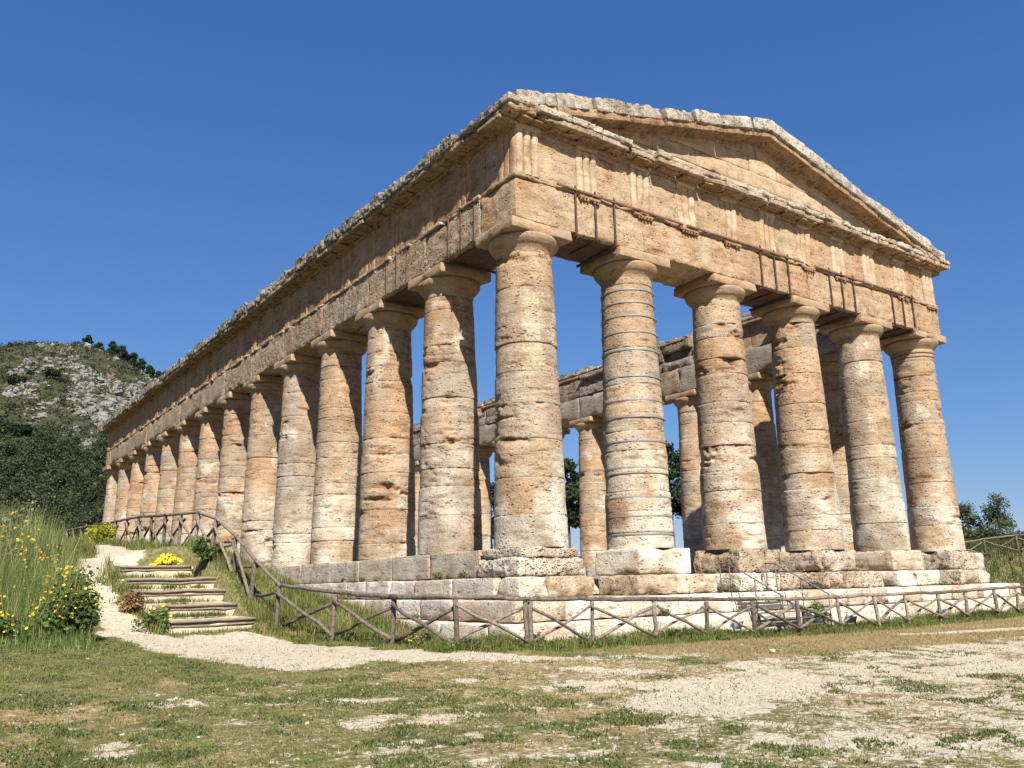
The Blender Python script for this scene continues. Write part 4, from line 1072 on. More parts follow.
# ------------------------------------------------------------------ vegetation
def leaf_cloud(centres, radii, n, size, cols, seed, flat=0.75, shell=0.55, tri=False):
    """leaf-sized faces spread through several clumps"""
    r0 = np.random.default_rng(seed); centres = np.asarray(centres, float); radii = np.asarray(radii, float)
    if radii.ndim == 1: radii = np.stack([radii, radii, radii*flat], 1)
    wgt = radii.prod(1)**0.8; k = r0.choice(len(centres), n, p=wgt/wgt.sum())
    d = r0.normal(size=(n, 3)); d /= np.linalg.norm(d, axis=1, keepdims=True)
    rr = r0.random(n)**(1-shell*0.8)*(1+0.12*r0.normal(size=n))
    P = centres[k]+d*rr[:, None]*radii[k]
    nrm = d*0.6+r0.normal(size=(n, 3))*0.6+np.array([0, 0, 0.35]); nrm /= np.linalg.norm(nrm, axis=1, keepdims=True)
    a = np.cross(nrm, r0.normal(size=(n, 3))); a /= np.linalg.norm(a, axis=1, keepdims=True); b = np.cross(nrm, a)
    s = size*r0.uniform(0.6, 1.4, n)[:, None]
    V = np.stack([P-a*s, P-b*s*0.55, P+a*s, P+b*s*0.55], 1).reshape(-1, 3)
    Q = np.arange(n*4).reshape(n, 4)
    cols = np.asarray(cols, float); ci = r0.random(n)
    clump = r0.uniform(0.62, 1.38, len(centres))[k]
    C = (cols[0]*(1-ci)[:, None]+cols[1]*ci[:, None])*clump[:, None]
    return V, Q, np.repeat(C, 4, 0)

def blades(x, y, z, h, wd, cols, seed, lean=0.35, tipcol=None):
    n = len(x); r0 = np.random.default_rng(seed)
    a = r0.uniform(0, 2*np.pi, n); wv = np.stack([np.cos(a), np.sin(a), 0*a], 1)*(wd*r0.uniform(0.6, 1.3, n))[:, None]
    l = r0.uniform(0, 2*np.pi, n); h = h*r0.uniform(0.55, 1.25, n); lv = np.stack([np.cos(l), np.sin(l), 0*l], 1)*(h*lean*r0.random(n))[:, None]
    B = np.stack([x, y, z], 1); up = np.stack([0*h, 0*h, h], 1)
    V = np.stack([B-wv, B+wv, B+up+lv], 1).reshape(-1, 3)
    T = np.arange(n*3).reshape(n, 3)
    cols = np.asarray(cols, float); ci = r0.random(n)[:, None]; C = cols[0]*(1-ci)+cols[1]*ci
    C = np.repeat(C, 3, 0)
    return V, T, C

rv = np.random.default_rng(99)
def sample_view(n, x0, x1, y0, y1, power=1.0):
    x = rv.uniform(x0, x1, n); y = rv.uniform(y0, y1, n)
    d = np.hypot(x-CAM[0], y-CAM[1])
    keep = rv.random(n) < np.clip((9.0/np.maximum(d, 2.0))**power, 0.0, 1)
    x, y = x[keep], y[keep]
    ok = in_view(np.stack([x, y, np.full(len(x), -2.4)], 1), 360, 90); return x[ok], y[ok]

GR = np.array([(0.085, 0.10, 0.025), (0.195, 0.195, 0.065)]); DRY = np.array([(0.20, 0.145, 0.065), (0.36, 0.285, 0.15)]); CLV = np.array([(0.052, 0.076, 0.019), (0.135, 0.158, 0.048)])
# short turf in the foreground: flat clover mats, thin green and straw
mb = MB()
x, y = sample_view(1500000, -17, 27, -17, 2.0, 1.15)
ok = (y < -4.7) | (x < -6.9); x, y = x[ok], y[ok]
p_, g_, d_ = ground_masks(x, y)
n5 = fbm2(x*2.0+0.4*fbm2(x*4, y*4, 2, 8), y*2.0, 4, 61); n7 = fbm2(x*0.28, y*0.28, 3, 63)
al_ = (x+14.35)*0.81-(y+19.2)*0.58
strip_ = sstep(-8.6, -8.0, y)*sstep(-4.5, -5.1, y)*sstep(-3.0, 0.5, x)
core_ = np.zeros(len(x))
for pth_ in PATHS: core_ = np.maximum(core_, sstep(0.3, -0.1, polydist(x, y, pth_)))
mat_ = sstep(0.545-0.03*sstep(2, -5, al_), 0.575, n5*0.70+n7*0.30)*(1-0.85*strip_)*(1-0.97*core_)*(y < -0.3)
n6 = fbm2(x*3.1, y*3.1, 3, 62)
kg = rv.random(len(x)) < np.clip(mat_*1.1, 0, 0.95)
V, T, C = blades(x[kg], y[kg], ground(x[kg], y[kg])-0.004, 0.024+0.022*rv.random(kg.sum()), 0.013, CLV, 1, 1.3); mb.add(V, None, T, C)
kd = (~kg) & (rv.random(len(x)) < np.clip((1-p_)*(0.10+0.42*d_)+0.02, 0, 1)*(0.4+0.6*strip_)*sstep(0.34, 0.56, n6+0.12*strip_))
V, T, C = blades(x[kd], y[kd], ground(x[kd], y[kd])-0.004, 0.026+0.03*rv.random(kd.sum())+0.02*strip_[kd], 0.007, DRY, 2, 1.3); mb.add(V, None, T, C)
kk = (~kg) & (~kd) & (rv.random(len(x)) < np.clip((1-0.8*p_)*(0.24+0.75*g_), 0, 0.9)*(1-0.75*strip_)*sstep(0.33, 0.55, n6))
V, T, C = blades(x[kk], y[kk], ground(x[kk], y[kk])-0.004, 0.028+0.025*rv.random(kk.sum()), 0.008, GR, 3, 1.2); mb.add(V, None, T, C)
o = mb.build('short_grass', GRASSM, smooth=False); tag(o, 'short green and straw grass over the pale foreground', 'grass', kind='stuff')

# taller verge along the fence, on the trench slope and inside the colonnade
mb = MB()
x, y = sample_view(420000, -7.2, 27, -5.2, 8, 0.5)
e = np.maximum(np.maximum(-x, x-LX), np.maximum(-y, y-LY))
pth, _, _ = ground_masks(x, y)
nv = fbm2(x*1.3, y*1.3, 3, 71)
front_zone = (y < -2.6) & (y > -4.95+0.5*(nv-0.5)*2) & (x > -5.6)
side_zone = (x < -2.6) & (x > -6.9) & (y > -4.9) & (y < 8)
ok = (front_zone | side_zone) & (e > 2.6) & (rv.random(len(x)) < 0.35+0.9*sstep(0.4, 0.6, nv)) & (rv.random(len(x)) > pth*1.2)
x, y, nv = x[ok], y[ok], nv[ok]; z = ground(x, y)
dead = rv.random(len(x)) < 0.12+0.35*((x < -2.6) & (y > -1))*sstep(0.5, 0.62, fbm2(x*0.7, y*0.7, 3, 72))
nv3 = fbm2(x*4.0, y*4.0, 3, 73)
hh = 0.05+0.24*sstep(0.40, 0.68, nv)*sstep(0.3, 0.62, nv3)+0.04*rv.random(len(x))
V, T, C = blades(x[~dead], y[~dead], z[~dead]-0.01, hh[~dead], 0.010, np.array([(0.055, 0.085, 0.014), (0.17, 0.20, 0.05)]), 5, 0.9); mb.add(V, None, T, C)
V, T, C = blades(x[dead], y[dead], z[dead]-0.01, hh[dead]*1.15, 0.010, np.array([(0.20, 0.13, 0.055), (0.34, 0.25, 0.11)]), 6, 0.6); mb.add(V, None, T, C)
kw_ = (~dead) & (rv.random(len(x)) < 0.10*sstep(0.42, 0.6, nv))
V, Q, C = leaf_cloud(np.stack([x[kw_], y[kw_], z[kw_]+hh[kw_]*0.5], 1)[:5000], np.full(min(5000, kw_.sum()), 0.07), 16000, 0.028, [(0.045, 0.08, 0.018), (0.12, 0.165, 0.045)], 46); mb.add(V, Q, None, C)
o = mb.build('verge_grass', GRASSM, smooth=False); tag(o, 'longer green grass growing along the fence and the lowest step', 'grass', kind='stuff')

# bank grass: left mound, top of the stairs, far bank
mb = MB()
x, y = sample_view(950000, -24, -9.5, -7, 34, 0.45)
nv = fbm2(x*0.6, y*0.6, 4, 81)
pth, _, _ = ground_masks(x, y)
mound = sstep(-10.95, -11.25, x-0.07*np.clip(y-1, 0, 7)+0.5*(nv-0.5))*sstep(-1.9, -0.4, y+0.9*(nv-0.5)*2)
ok = rv.random(len(x)) < mound*(1-pth)
x1_, y1_ = x[ok], y[ok]; nv1 = nv[ok]; z = ground(x1_, y1_)
hh = (0.30+0.75*sstep(0.35, 0.65, nv1))*sstep(-2.0, 1.5, y1_)*(0.6+0.8*rv.random(len(x1_)))+0.08
dead = rv.random(len(x1_)) < 0.10
V, T, C = blades(x1_[~dead], y1_[~dead], z[~dead]-0.02, hh[~dead], 0.009, np.array([(0.06, 0.10, 0.022), (0.165, 0.225, 0.06)]), 7, 0.55); mb.add(V, None, T, C)
V, T, C = blades(x1_[dead], y1_[dead], z[dead]-0.02, hh[dead]*1.2, 0.010, np.array([(0.26, 0.22, 0.10), (0.40, 0.35, 0.18)]), 8, 0.4); mb.add(V, None, T, C)
kw_ = rv.random(len(x1_)) < 0.05
V, Q, C = leaf_cloud(np.stack([x1_[kw_], y1_[kw_], z[kw_]+hh[kw_]*0.55], 1)[:5000], np.full(min(5000, kw_.sum()), 0.10), 26000, 0.03, [(0.045, 0.085, 0.018), (0.125, 0.175, 0.045)], 47); mb.add(V, Q, None, C)
o = mb.build('tall_grass', GRASSM, smooth=False); tag(o, 'tall green meadow grass covering the mound left of the path', 'grass', kind='stuff')
mb = MB(); r7 = np.random.default_rng(707)
xf = r7.uniform(-16, -10.9, 2600); yf = r7.uniform(-0.5, 12, 2600); nf_ = fbm2(xf*0.8, yf*0.8, 3, 88)
okf = (nf_ > 0.50) & (xf < -11.05+0.07*np.clip(yf-1, 0, 7)) & in_view(np.stack([xf, yf, 0*xf-1], 1), 40, 40); xf, yf = xf[okf][:260], yf[okf][:260]; zf = ground(xf, yf)+r7.uniform(0.45, 0.95, len(xf))
ang = np.linspace(0, 2*np.pi, 8, endpoint=False)
for k in range(len(xf)):
    sz_ = r7.uniform(0.016, 0.030); tl = np.array([r7.normal(-0.3, 0.3), r7.normal(-0.6, 0.3), 0.7]); tl /= np.linalg.norm(tl); a_ = np.cross(tl, (1, 0, 0.2)); a_ /= np.linalg.norm(a_); b_ = np.cross(tl, a_)
    p_ = np.array([xf[k], yf[k], zf[k]]); ring = p_+sz_*(np.cos(ang)[:, None]*a_+np.sin(ang)[:, None]*b_)
    mb.add(np.concatenate([ring, [p_-tl*0.01]]), None, np.array([(8, q, (q+1) % 8) for q in range(8)]), np.array([0.75, r7.uniform(0.38, 0.56), 0.0]))
o = mb.build('wildflowers', PETAL, smooth=False); tag(o, 'countless small yellow daisies scattered through the tall grass on the left', 'flowers', kind='stuff')
mb = MB()
x, y = sample_view(260000, -11, -2.7, 0.5, 40, 0.3)
pth, _, _ = ground_masks(x, y); nv = fbm2(x*0.9, y*0.9, 4, 82)
instair = (x > -9.35) & (x < -7.0) & (y > 1.9) & (y < 9.3)
ok = (rv.random(len(x)) < (0.25+0.75*sstep(0.42, 0.6, nv))*(1-pth)) & ~instair & ~((x < -10.3)) & (x < -2.75)
x, y, nv = x[ok], y[ok], nv[ok]; z = ground(x, y); dead = rv.random(len(x)) < 0.30
hh = 0.12+0.28*sstep(0.4, 0.65, nv)
V, T, C = blades(x[~dead], y[~dead], z[~dead]-0.01, hh[~dead], 0.014, np.array([(0.045, 0.08, 0.014), (0.13, 0.165, 0.04)]), 9, 0.5); mb.add(V, None, T, C)
V, T, C = blades(x[dead], y[dead], z[dead]-0.01, hh[dead], 0.011, np.array([(0.20, 0.14, 0.06), (0.38, 0.29, 0.14)]), 10, 0.5); mb.add(V, None, T, C)
o = mb.build('bank_grass', GRASSM, smooth=False); tag(o, 'mixed green and dry grass on the bank beside the log stairs and along the colonnade', 'grass', kind='stuff')
mb = MB()
x = rv.uniform(25, 62, 60000); y = rv.uniform(-8, 40, 60000); ok = in_view(np.stack([x, y, 0*x-0.5], 1), 120, 50) & (rv.random(len(x)) < 0.8); x, y = x[ok], y[ok]
nv = fbm2(x*0.5, y*0.5, 3, 83); dead = rv.random(len(x)) < 0.2
V, T, C = blades(x[~dead], y[~dead], ground(x[~dead], y[~dead])-0.02, 0.2+0.5*nv[~dead], 0.035, np.array([(0.030, 0.045, 0.013), (0.075, 0.092, 0.030)]), 11, 0.5); mb.add(V, None, T, C)
V, T, C = blades(x[dead], y[dead], ground(x[dead], y[dead])-0.02, 0.2+0.4*nv[dead], 0.03, np.array([(0.10, 0.075, 0.03), (0.17, 0.135, 0.06)]), 12, 0.5); mb.add(V, None, T, C)
o = mb.build('bank_scrub', GRASSM, smooth=False); tag(o, 'rough green growth covering the bank right of the temple', 'grass', kind='stuff')

def bush(name, loc, rad, h, n, leaf, cols, seed, label, cat, group=None, flowers=0, fsize=0.035, fcol=((0.75, 0.42, 0.0), (0.85, 0.58, 0.02)), ftop=0.35):
    o = empty(name, loc, label, cat, group); r0 = np.random.default_rng(seed)
    m = 9; c = np.stack([np.clip(r0.normal(0, rad*0.42, m), -0.62*rad, 0.62*rad), np.clip(r0.normal(0, rad*0.42, m), -0.62*rad, 0.62*rad), r0.uniform(0.25, 0.75, m)*h], 1)
    V, Q, C = leaf_cloud(c, r0.uniform(0.30, 0.55, m)*rad*1.1, n, leaf, cols, seed, min(1.6, h/rad*0.7)); V[:, 2] = np.maximum(V[:, 2], 0.0)
    new_mesh('foliage', V, Q, None, LEAF, o, cols=C, smooth=False)
    mb = MB()
    for k in range(10):
        a = r0.uniform(0, 6.28); e_ = np.array([math.cos(a)*rad*0.6, math.sin(a)*rad*0.6, h*r0.uniform(0.6, 0.95)]); mb.add(*tube(np.array([(0, 0, -0.08), tuple(e_*0.5+np.array([0, 0, 0.06])), tuple(e_)]), [0.018, 0.012, 0.006], 5))
    mb.build('stem', BARK, o)
    if flowers:
        flowers = int(flowers*1.7); fsize *= 0.60; mb = MB()
        for k in range(flowers):
            cc = c[r0.integers(0, m)]; d = r0.normal(size=3); d[2] = abs(d[2])*1.1+0.1; d /= np.linalg.norm(d)
            p = cc+d*rad*0.55*np.array([1, 1, min(1.4, h/rad*0.7)]); p[2] = max(p[2], h*ftop)
            tl = np.array([r0.normal(0, 0.4)-0.35, r0.normal(0, 0.4)-0.6, 0.7]); tl /= np.linalg.norm(tl)
            a = np.cross(tl, (1, 0, 0.2)); a /= np.linalg.norm(a); b = np.cross(tl, a); s = fsize*r0.uniform(0.7, 1.25)
            ang = np.linspace(0, 2*np.pi, 12, endpoint=False); rr_ = s*np.where(np.arange(12) % 2, 1.0, 0.72)
            ring = p+np.cos(ang)[:, None]*a*rr_[:, None]+np.sin(ang)[:, None]*b*rr_[:, None]+tl*s*0.12
            V = np.concatenate([ring, [p]]); T = [(12, q, (q+1) % 12) for q in range(12)]
            t_ = r0.random(); cf = np.array(fcol[0])*(1-t_)+np.array(fcol[1])*t_
            mb.add(V, None, np.array(T), cf)
        mb.build('blossoms', PETAL, o, smooth=False)
    return o
GREENB = [(0.042, 0.075, 0.018), (0.12, 0.17, 0.042)]; OLIVE = [(0.06, 0.085, 0.035), (0.16, 0.185, 0.08)]
def at_ground(px, py, zg):
    d = _fw+(px-512)/F_PX*_r2-(py-384)/F_PX*_u2; t = (zg-CAM[2])/d[2]; p = CAM+t*d; return p[0], p[1]
BG = 'yellow flowering bushes on the left bank'
def gb(x, y): return (x, y, gz1(x, y)-0.03)
bush('daisy_bush', gb(-11.45, -0.1), 0.74, 1.0, 3000, 0.05, GREENB, 1, 'dense green bush full of yellow daisies at the bottom left edge of the path', 'bush', BG, 46, 0.048)
bush('daisy_bush', gb(-11.5, 2.3), 0.72, 1.1, 2800, 0.05, GREENB, 2, 'yellow daisy bush midway up the left edge of the dirt path', 'bush', BG, 40, 0.05)
bush('daisy_bush', gb(-11.75, 5.0), 0.8, 1.2, 2400, 0.05, OLIVE, 3, 'loose orange-yellow daisy bush high on the mound left of the path', 'bush', BG, 44, 0.05, ((0.72, 0.32, 0.0), (0.85, 0.52, 0.02)))
bush('daisy_bush', gb(-12.2, 7.2), 0.85, 1.45, 2200, 0.05, OLIVE, 4, 'topmost yellow-flowered clump at the back of the tall grass', 'bush', BG, 46, 0.055)
bush('daisy_bush', gb(-12.6, -0.4), 0.5, 0.6, 500, 0.045, GREENB, 5, 'sparse low yellow daisies at the far left edge of the tall grass', 'bush', BG, 12, 0.05)
bush('daisy_bush', gb(-9.55, 1.75), 0.42, 0.55, 800, 0.045, GREENB, 6, 'small dark green bush with a few yellow daisies at the foot of the log stairs', 'bush', BG, 7, 0.06)
bush('daisy_bush', gb(-7.75, 8.3), 0.42, 0.55, 700, 0.045, GREENB, 7, 'compact bush with a thick cap of bright yellow flowers at the top of the stairs', 'bush', BG, 90, 0.075, ((0.85, 0.52, 0.0), (0.9, 0.68, 0.03)), 0.55)
bush('green_shrub', gb(-6.95, 6.2), 0.5, 0.75, 900, 0.05, GREENB, 8, 'leafy green shrub against the fence near the top of the log stairs', 'shrub')
bush('broom_bush', gb(-8.05, 17.5), 0.8, 1.0, 1500, 0.06, [(0.18, 0.22, 0.02), (0.40, 0.38, 0.03)], 9, 'yellow-green bush in front of the fence at the back of the upper path', 'bush')
bush('dry_bush', gb(-9.62, 3.3), 0.36, 0.5, 900, 0.04, [(0.16, 0.095, 0.04), (0.30, 0.20, 0.09)], 10, 'brown dried-up bush at the left end of the log steps', 'bush')
bush('fennel_plant', gb(-11.9, 9.0), 0.75, 1.9, 900, 0.06, [(0.08, 0.115, 0.05), (0.20, 0.235, 0.12)], 12, 'tall pale feathery plant rising behind the flowers on the left', 'plant')
bush('green_shrub', gb(-2.95, -3.95), 0.35, 0.3, 300, 0.04, GREENB, 13, 'low dark green weed clump at the fence corner posts', 'shrub', None, 0)
bush('daisy_bush', gb(-5.35, -3.3), 0.3, 0.32, 300, 0.035, OLIVE, 14, 'tiny yellow-flowered clump in the grass just inside the fence corner', 'bush', BG, 14, 0.03)
bush('green_shrub', gb(8.75, -2.95), 0.4, 0.75, 500, 0.05, GREENB, 15, 'leafy green shrub growing beside the steel stair under the steps', 'shrub')

def tree(name, loc, h, crown_r, seed, cols, label, group, trunk_frac=0.5, n=2600, leaf=0.22, flat=0.6, clumps=16, trunk_r=0.2):
    o = empty(name, loc, label, 'tree', group); r0 = np.random.default_rng(seed)
    lean = r0.normal(0, 0.04, 2)*h
    mb = MB(); path = np.array([(lean[0]*t*t, lean[1]*t*t, -0.3+t*(h*0.86+0.3)) for t in np.linspace(0, 1, 7)]); mb.add(*tube(path, np.linspace(trunk_r, trunk_r*0.25, 7), 8, seed, 0.1))
    c = []; rad = []
    for k in range(clumps):
        t = r0.uniform(trunk_frac, 0.97); a = r0.uniform(0, 6.28)
        prof = math.sin(min(1.0, (t-trunk_frac)/(1-trunk_frac)*0.75+0.28)*math.pi)**0.6
        d = crown_r*r0.uniform(0.25, 0.85)*prof
        p = np.array([lean[0]*t*t+math.cos(a)*d, lean[1]*t*t+math.sin(a)*d, t*h]); c.append(p); rad.append(crown_r*r0.uniform(0.26, 0.46))
        b0 = np.array([lean[0]*t*t*0.6, lean[1]*t*t*0.6, t*h*0.82]); mb.add(*tube(np.array([b0, (b0+p)/2+np.array([0, 0, 0.1]), p]), [trunk_r*0.35, trunk_r*0.22, trunk_r*0.1], 5))
    mb.build('trunk', BARK, o)
    V, Q, C = leaf_cloud(c, rad, n, leaf, cols, seed+5, flat, 0.6)
    new_mesh('crown', V, Q, None, LEAF, o, cols=C, smooth=False)
    return o
PINE = [(0.010, 0.021, 0.009), (0.034, 0.055, 0.021)]; OLV = [(0.03, 0.042, 0.018), (0.095, 0.11, 0.05)]
TG = 'pines behind the temple'
for i, (px, d, h, cr, lab) in enumerate([
    (571, 88, 12.0, 3.1, 'tall pine seen between the corner column and the banded column, trunk bare below'),
    (591, 100, 11.0, 3.0, 'pine hidden mostly behind the temple column left of the banded column'),
    (676, 86, 12.6, 3.3, 'tall dark pine seen just right of the banded column'),
    (700, 98, 11.5, 3.2, 'pine behind the third front column, right of the tall dark one'),
    (488, 92, 10.0, 3.0, 'pine glimpsed left of the corner column, behind the left colonnade'),
    (640, 104, 11.5, 3.2, 'pine standing behind the banded column'),
    (540, 100, 9.5, 2.9, 'pine standing behind the corner column')]):
    p = CAM+(_fw+(px-512)/F_PX*_r2-(584-384)/F_PX*_u2)*d
    tree('pine_tree', (p[0], p[1], gz1(p[0], p[1])-0.2), h-gz1(p[0], p[1])*0.6, cr, 700+i, PINE, lab, TG, 0.42, 6000, 0.22, 0.6, 28, 0.2)
RG = 'trees on the right beyond the fence'
for i, (px, d, h, cr, lab) in enumerate([
    (973, 95, 5.6, 2.0, 'small round tree right next to the right corner column'),
    (988, 100, 4.6, 1.6, 'lower, thinner tree between the two rounder ones on the right'),
    (1006, 92, 6.6, 2.5, 'largest tree at the right edge, with an uneven pointed crown'),
    (1040, 98, 5.0, 2.2, 'low tree at the very right edge of the picture')]):
    p = CAM+(_fw+(px-512)/F_PX*_r2-(570-384)/F_PX*_u2)*d
    tree('tree', (p[0], p[1], gz1(p[0], p[1])-0.2), h*1.12, cr*1.05, 720+i, OLV, lab, RG, 0.12, 3600, 0.14, 0.8, 20, 0.12)

for i, (px, d, rr, hh, lab) in enumerate([(968, 70, 1.5, 1.8, 'green bush right against the last front column, behind the rail fence'), (980, 76, 1.6, 1.7, 'green bush below the small round tree, behind the rail fence'), (994, 72, 1.7, 1.5, 'low broad bush between the trees on the right, behind the rail fence'),
    (1010, 70, 1.8, 1.9, 'green bush below the largest tree at the right edge'), (1026, 68, 1.7, 1.7, 'green bush cut by the right edge of the picture')]):
    p = CAM+(_fw+(px-512)/F_PX*_r2-(570-384)/F_PX*_u2)*d
    bush('green_shrub', (p[0], p[1], gz1(p[0], p[1])-0.2), rr, hh, 2200, 0.11, [(0.028, 0.042, 0.014), (0.085, 0.105, 0.036)], 60+i, lab, 'shrub', 'bushes behind the right fence')
# hillside: rocks, maquis and the dark wood at its foot
def hz1(x, y): return hill_height(np.atleast_1d(np.asarray(x, float)), np.atleast_1d(np.asarray(y, float)))
rh = np.random.default_rng(123)
N0 = 110000
hx_ = rh.uniform(-200, 260, N0); hy_ = rh.uniform(230, 640, N0); hzz = hill_height(hx_, hy_)
pxx, pyy_, pz_ = project(np.stack([hx_, hy_, hzz], 1)); vis = (pxx > -120) & (pxx < 330) & (pz_ > 0); hx_, hy_, hzz, pxx = hx_[vis], hy_[vis], hzz[vis], pxx[vis]
rn = fbm2(hx_*0.022, hy_*0.011, 4, 91); rn2 = fbm2(hx_*0.09, hy_*0.05, 3, 92)
wooded = pyy_[vis] > 452
dens = (~wooded)*sstep(0.47, 0.62, rn*0.45+rn2*0.55+0.05*sstep(40, 130, pxx)*sstep(560, 420, hy_))*sstep(225, 290, hy_)
kr = rh.random(len(hx_)) < dens*0.45
ico = []; t_ = (1+5**0.5)/2
iv = np.array([(-1, t_, 0), (1, t_, 0), (-1, -t_, 0), (1, -t_, 0), (0, -1, t_), (0, 1, t_), (0, -1, -t_), (0, 1, -t_), (t_, 0, -1), (t_, 0, 1), (-t_, 0, -1), (-t_, 0, 1)])/1.9
it = np.array([(0, 11, 5), (0, 5, 1), (0, 1, 7), (0, 7, 10), (0, 10, 11), (1, 5, 9), (5, 11, 4), (11, 10, 2), (10, 7, 6), (7, 1, 8), (3, 9, 4), (3, 4, 2), (3, 2, 6), (3, 6, 8), (3, 8, 9), (4, 9, 5), (2, 4, 11), (6, 2, 10), (8, 6, 7), (9, 8, 1)])
cx, cy, cz = hx_[kr][:18000], hy_[kr][:18000], hzz[kr][:18000]; nr = len(cx)
sz = (rh.gamma(1.6, 0.27, nr)+0.28)
S = np.stack([sz*rh.uniform(0.8, 1.5, nr), sz*rh.uniform(0.8, 1.4, nr), sz*rh.uniform(0.6, 1.3, nr)], 1)
jv = 1+rh.normal(0, 0.22, (nr, 12, 1)); a_ = rh.uniform(0, 6.28, nr); ca, sa = np.cos(a_)[:, None], np.sin(a_)[:, None]
vv = iv[None]*jv*S[:, None]; vx = vv[..., 0]*ca-vv[..., 1]*sa; vy = vv[..., 0]*sa+vv[..., 1]*ca
RV = np.stack([vx+cx[:, None], vy+cy[:, None], vv[..., 2]+cz[:, None]+0.1], -1).reshape(-1, 3)
RT_ = (it[None]+(np.arange(nr)*12)[:, None, None]).reshape(-1, 3)
gcol = np.array([0.175, 0.170, 0.157])*rh.uniform(0.75, 1.2, nr)[:, None]; pink = (rh.random(nr) < 0.08); gcol[pink] = gcol[pink]*np.array([1.1, 0.88, 0.78])
o = new_mesh('hillside_rocks', RV, None, RT_, ROCK, cols=np.repeat(gcol, 12, 0), smooth=False); tag(o, 'grey limestone outcrops scattered over the hillside', 'rocks', kind='stuff')
# maquis
km = (~kr) & (rh.random(len(hx_)) < 0.30*(1-0.6*dens)+0.05); mx, my, mz = hx_[km][:14000], hy_[km][:14000], hzz[km][:14000]; nm = len(mx)
rad = rh.gamma(2.0, 0.5, nm)+0.5
V, Q, C = leaf_cloud(np.stack([mx, my, mz+rad*0.35], 1), rad, 120000, 0.5, [(0.022, 0.029, 0.014), (0.06, 0.066, 0.032)], 44, 0.7)
o = new_mesh('hillside_scrub', V, Q, None, LEAF, cols=C, smooth=False); tag(o, 'dark green scrub growing between the rocks of the hill', 'scrub', kind='stuff')
# single dark bushes and trees one can tell apart on the hill
HB = [(52, 373, 500, 5.2, 4.2, 'large dark round bush high on the rocky hillside'), (12, 378, 490, 4.4, 3.2, 'dark bush at the left edge of the upper hillside'), (24, 432, 330, 3.4, 4.6, 'dark pointed tree just above the wood at the foot of the hill'), (5, 428, 330, 3.2, 3.6, 'dark tree at the left edge above the wood')]
def hill_hit(px, py):
    ts = np.arange(200, 720, 1.0); d = _fw+(px-512)/F_PX*_r2-(py-384)/F_PX*_u2; P = CAM+ts[:, None]*d
    below = P[:, 2] < hill_height(P[:, 0], P[:, 1]); k = np.argmax(below) if below.any() else None
    return None if k is None else P[k]
for i, (px, py, d, rw, hh, lab) in enumerate(HB):
    p = hill_hit(px, py+5)
    if p is None: continue
    z = float(hz1(p[0], p[1])[0]); r0 = np.random.default_rng(800+i)
    o = empty('dark_bush', (p[0], p[1], z), lab, 'bush', 'dark bushes on the hill')
    c = np.stack([r0.normal(0, rw*0.5, 9), r0.normal(0, rw*0.5, 9), r0.uniform(0.2, 0.75, 9)*hh], 1)
    V, Q, C = leaf_cloud(c, r0.uniform(0.35, 0.55, 9)*rw, 1500, 0.5, PINE, 810+i, 0.8); new_mesh('foliage', V, Q, None, LEAF, o, cols=C, smooth=False)
    mb = MB(); mb.add(*tube(np.array([(0, 0, -0.5), (0.1, 0, hh*0.4), (0.2, 0.1, hh*0.7)]), [0.3, 0.2, 0.1], 6)); mb.build('stem', BARK, o)
def ridge_point(px):
    bestp, besty = None, 1e9
    for t in np.arange(420, 700, 4.0):
        d = _fw+(px-512)/F_PX*_r2-(360-384)/F_PX*_u2; P = CAM+d*t; z = float(hz1(P[0], P[1])[0]); _, y_, _ = project(np.array([[P[0], P[1], z]]))
        if y_[0] < besty: besty = y_[0]; bestp = (P[0], P[1], z)
    return bestp
for i, (px, h, cr, lab) in enumerate([
    (86, 8.5, 3.6, 'leaning tree on the skyline, leftmost of the pair on the ridge'), (98, 7.0, 3.0, 'rounder tree on the skyline, right one of the pair on the ridge'),
    (112, 10.5, 4.4, 'tall tree that starts the thick row on the right of the ridge'), (122, 9.5, 4.6, 'broad tree in the thick row on the ridge, second from its left end'),
    (133, 9.5, 4.6, 'broad tree in the middle of the thick row on the ridge'), (141, 8.5, 4.0, 'last tree of the thick row on the ridge, next to the gap'),
    (151, 8.0, 3.8, 'dark tree on the ridge left of the temple cornice'), (160, 7.5, 3.6, 'dark tree on the ridge just touching the temple cornice'), (8, 3.6, 2.2, 'small dark bush on the skyline near the left edge')]):
    p = ridge_point(px); tree('ridge_tree', (p[0], p[1], p[2]-0.6), h*0.78, cr*0.82, 840+i, PINE, lab, 'trees on the ridge of the hill', 0.1, 2200, 0.5, 0.85, 20, 0.3)
# the wood
c = []; rad = []
wx = rh.uniform(-110, 120, 14000); wy = rh.uniform(120, 400, 14000); wz = hill_height(wx, wy)
pxx, pyy_, pz_ = project(np.stack([wx, wy, wz+5], 1)); 
lim = 440+10*np.sin(pxx*0.09)+8*np.sin(pxx*0.23+1)
okw = (pxx > -60) & (pxx < 190) & (pyy_ > lim)
wx, wy, wz = wx[okw][:1300], wy[okw][:1300], wz[okw][:1300]
for k in range(len(wx)):
    h = rh.uniform(6, 10); 
    for q in range(3): c.append((wx[k]+rh.normal(0, 1.3), wy[k]+rh.normal(0, 1.3), wz[k]+h*(0.5+0.2*q)+rh.normal(0, 0.4))); rad.append(rh.uniform(1.3, 2.3)*(1.25-0.2*q))
V, Q, C = leaf_cloud(c, rad, 260000, 0.36, [(0.021, 0.030, 0.015), (0.062, 0.080, 0.035)], 45, 0.8, 0.7)  # wood tones lifted a little in place of distance haze
o = new_mesh('pine_wood', V, Q, None, LEAF, cols=C, smooth=False); tag(o, 'dense dark green pine wood at the foot of the hill', 'wood', kind='stuff')
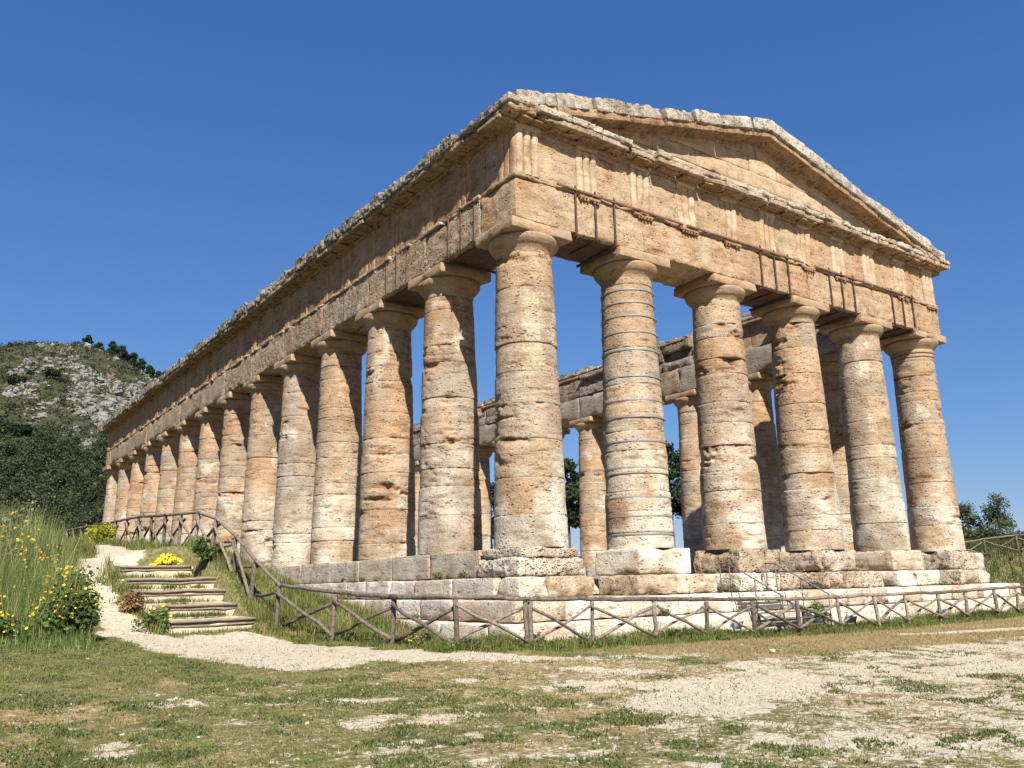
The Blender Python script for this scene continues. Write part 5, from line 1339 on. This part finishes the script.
# tufts growing on the earth treads and over the path edges
mb = MB(); r6 = np.random.default_rng(66)
for i, (y, z, xl, xr) in enumerate(LOGS):
    for k in range(5):
        cx_, cy_ = r6.uniform(xl+0.2, xr-0.1), y-0.10-0.12*r6.random(); n_ = int(r6.integers(60, 200)); sp = r6.uniform(0.10, 0.28)
        tx, ty = cx_+r6.normal(0, sp, n_), cy_+r6.normal(0, 0.06, n_)
        zz = np.full(n_, (LOGS[i-1][1]+0.05) if i else -1.98)
        V, T, C = blades(tx, ty, zz, 0.10+0.08*r6.random(n_), 0.010, np.array([(0.05, 0.08, 0.016), (0.15, 0.18, 0.05)]), 900+i*10+k, 1.0); mb.add(V, None, T, C)
o = mb.build('step_grass', GRASSM, smooth=False); tag(o, 'green tufts growing in front of the stair logs', 'grass', kind='stuff')
# small loose stones on the bare ground
rp_ = np.random.default_rng(808)
x, y = sample_view(26000, -16, 24, -16, 1.0, 0.9)
p_, g_, d_ = ground_masks(x, y)
ok = (rp_.random(len(x)) < 0.05+0.6*p_) & ((y < -4.8) | (x < -7)); x, y = x[ok][:3200], y[ok][:3200]; nr = len(x)
sz = rp_.gamma(1.5, 0.0055, nr)+0.005
S = np.stack([sz*rp_.uniform(0.8, 1.5, nr), sz*rp_.uniform(0.8, 1.5, nr), sz*rp_.uniform(0.5, 0.9, nr)], 1)
jv = 1+rp_.normal(0, 0.2, (nr, 12, 1)); a_ = rp_.uniform(0, 6.28, nr); ca, sa = np.cos(a_)[:, None], np.sin(a_)[:, None]
vv = iv[None]*jv*S[:, None]; vx = vv[..., 0]*ca-vv[..., 1]*sa; vy = vv[..., 0]*sa+vv[..., 1]*ca; zg = ground(x, y)
PV = np.stack([vx+x[:, None], vy+y[:, None], vv[..., 2]+zg[:, None]], -1).reshape(-1, 3); PT = (it[None]+(np.arange(nr)*12)[:, None, None]).reshape(-1, 3)
pc = np.array([0.40, 0.36, 0.29])*rp_.uniform(0.65, 1.2, nr)[:, None]
o = new_mesh('pebbles', PV, None, PT, ROCK, cols=np.repeat(pc, 12, 0), smooth=False); tag(o, 'small pale stones strewn over the bare ground', 'stones', kind='stuff')
# weeds rooted in the joints of the steps
wc = [(-1.75, 5.6, -1.32), (-1.6, 3.9, -1.33), (-1.7, 8.1, -1.3), (-1.15, 3.2, -0.76), (-1.2, 6.9, -0.75), (-1.3, 9.6, -0.75), (-1.25, 1.6, -0.75), (1.6, -1.5, -1.33), (5.95, -1.5, -1.33), (6.6, -1.35, -1.33), (10.9, -1.4, -1.33), (2.8, -2.25, -1.87), (9.4, -2.3, -1.87), (13.6, -2.2, -1.87), (-2.3, 2.4, -1.87), (18.9, -1.5, -1.33)]
V, Q, C = leaf_cloud(np.array(wc)+np.array([0, 0, 0.07]), rp_.uniform(0.07, 0.16, len(wc)), 1400, 0.03, [(0.045, 0.075, 0.018), (0.12, 0.16, 0.045)], 48)
o = new_mesh('step_weeds', V, Q, None, LEAF, cols=C, smooth=False); tag(o, 'small green weeds rooted in the joints of the temple steps', 'weeds', kind='stuff')
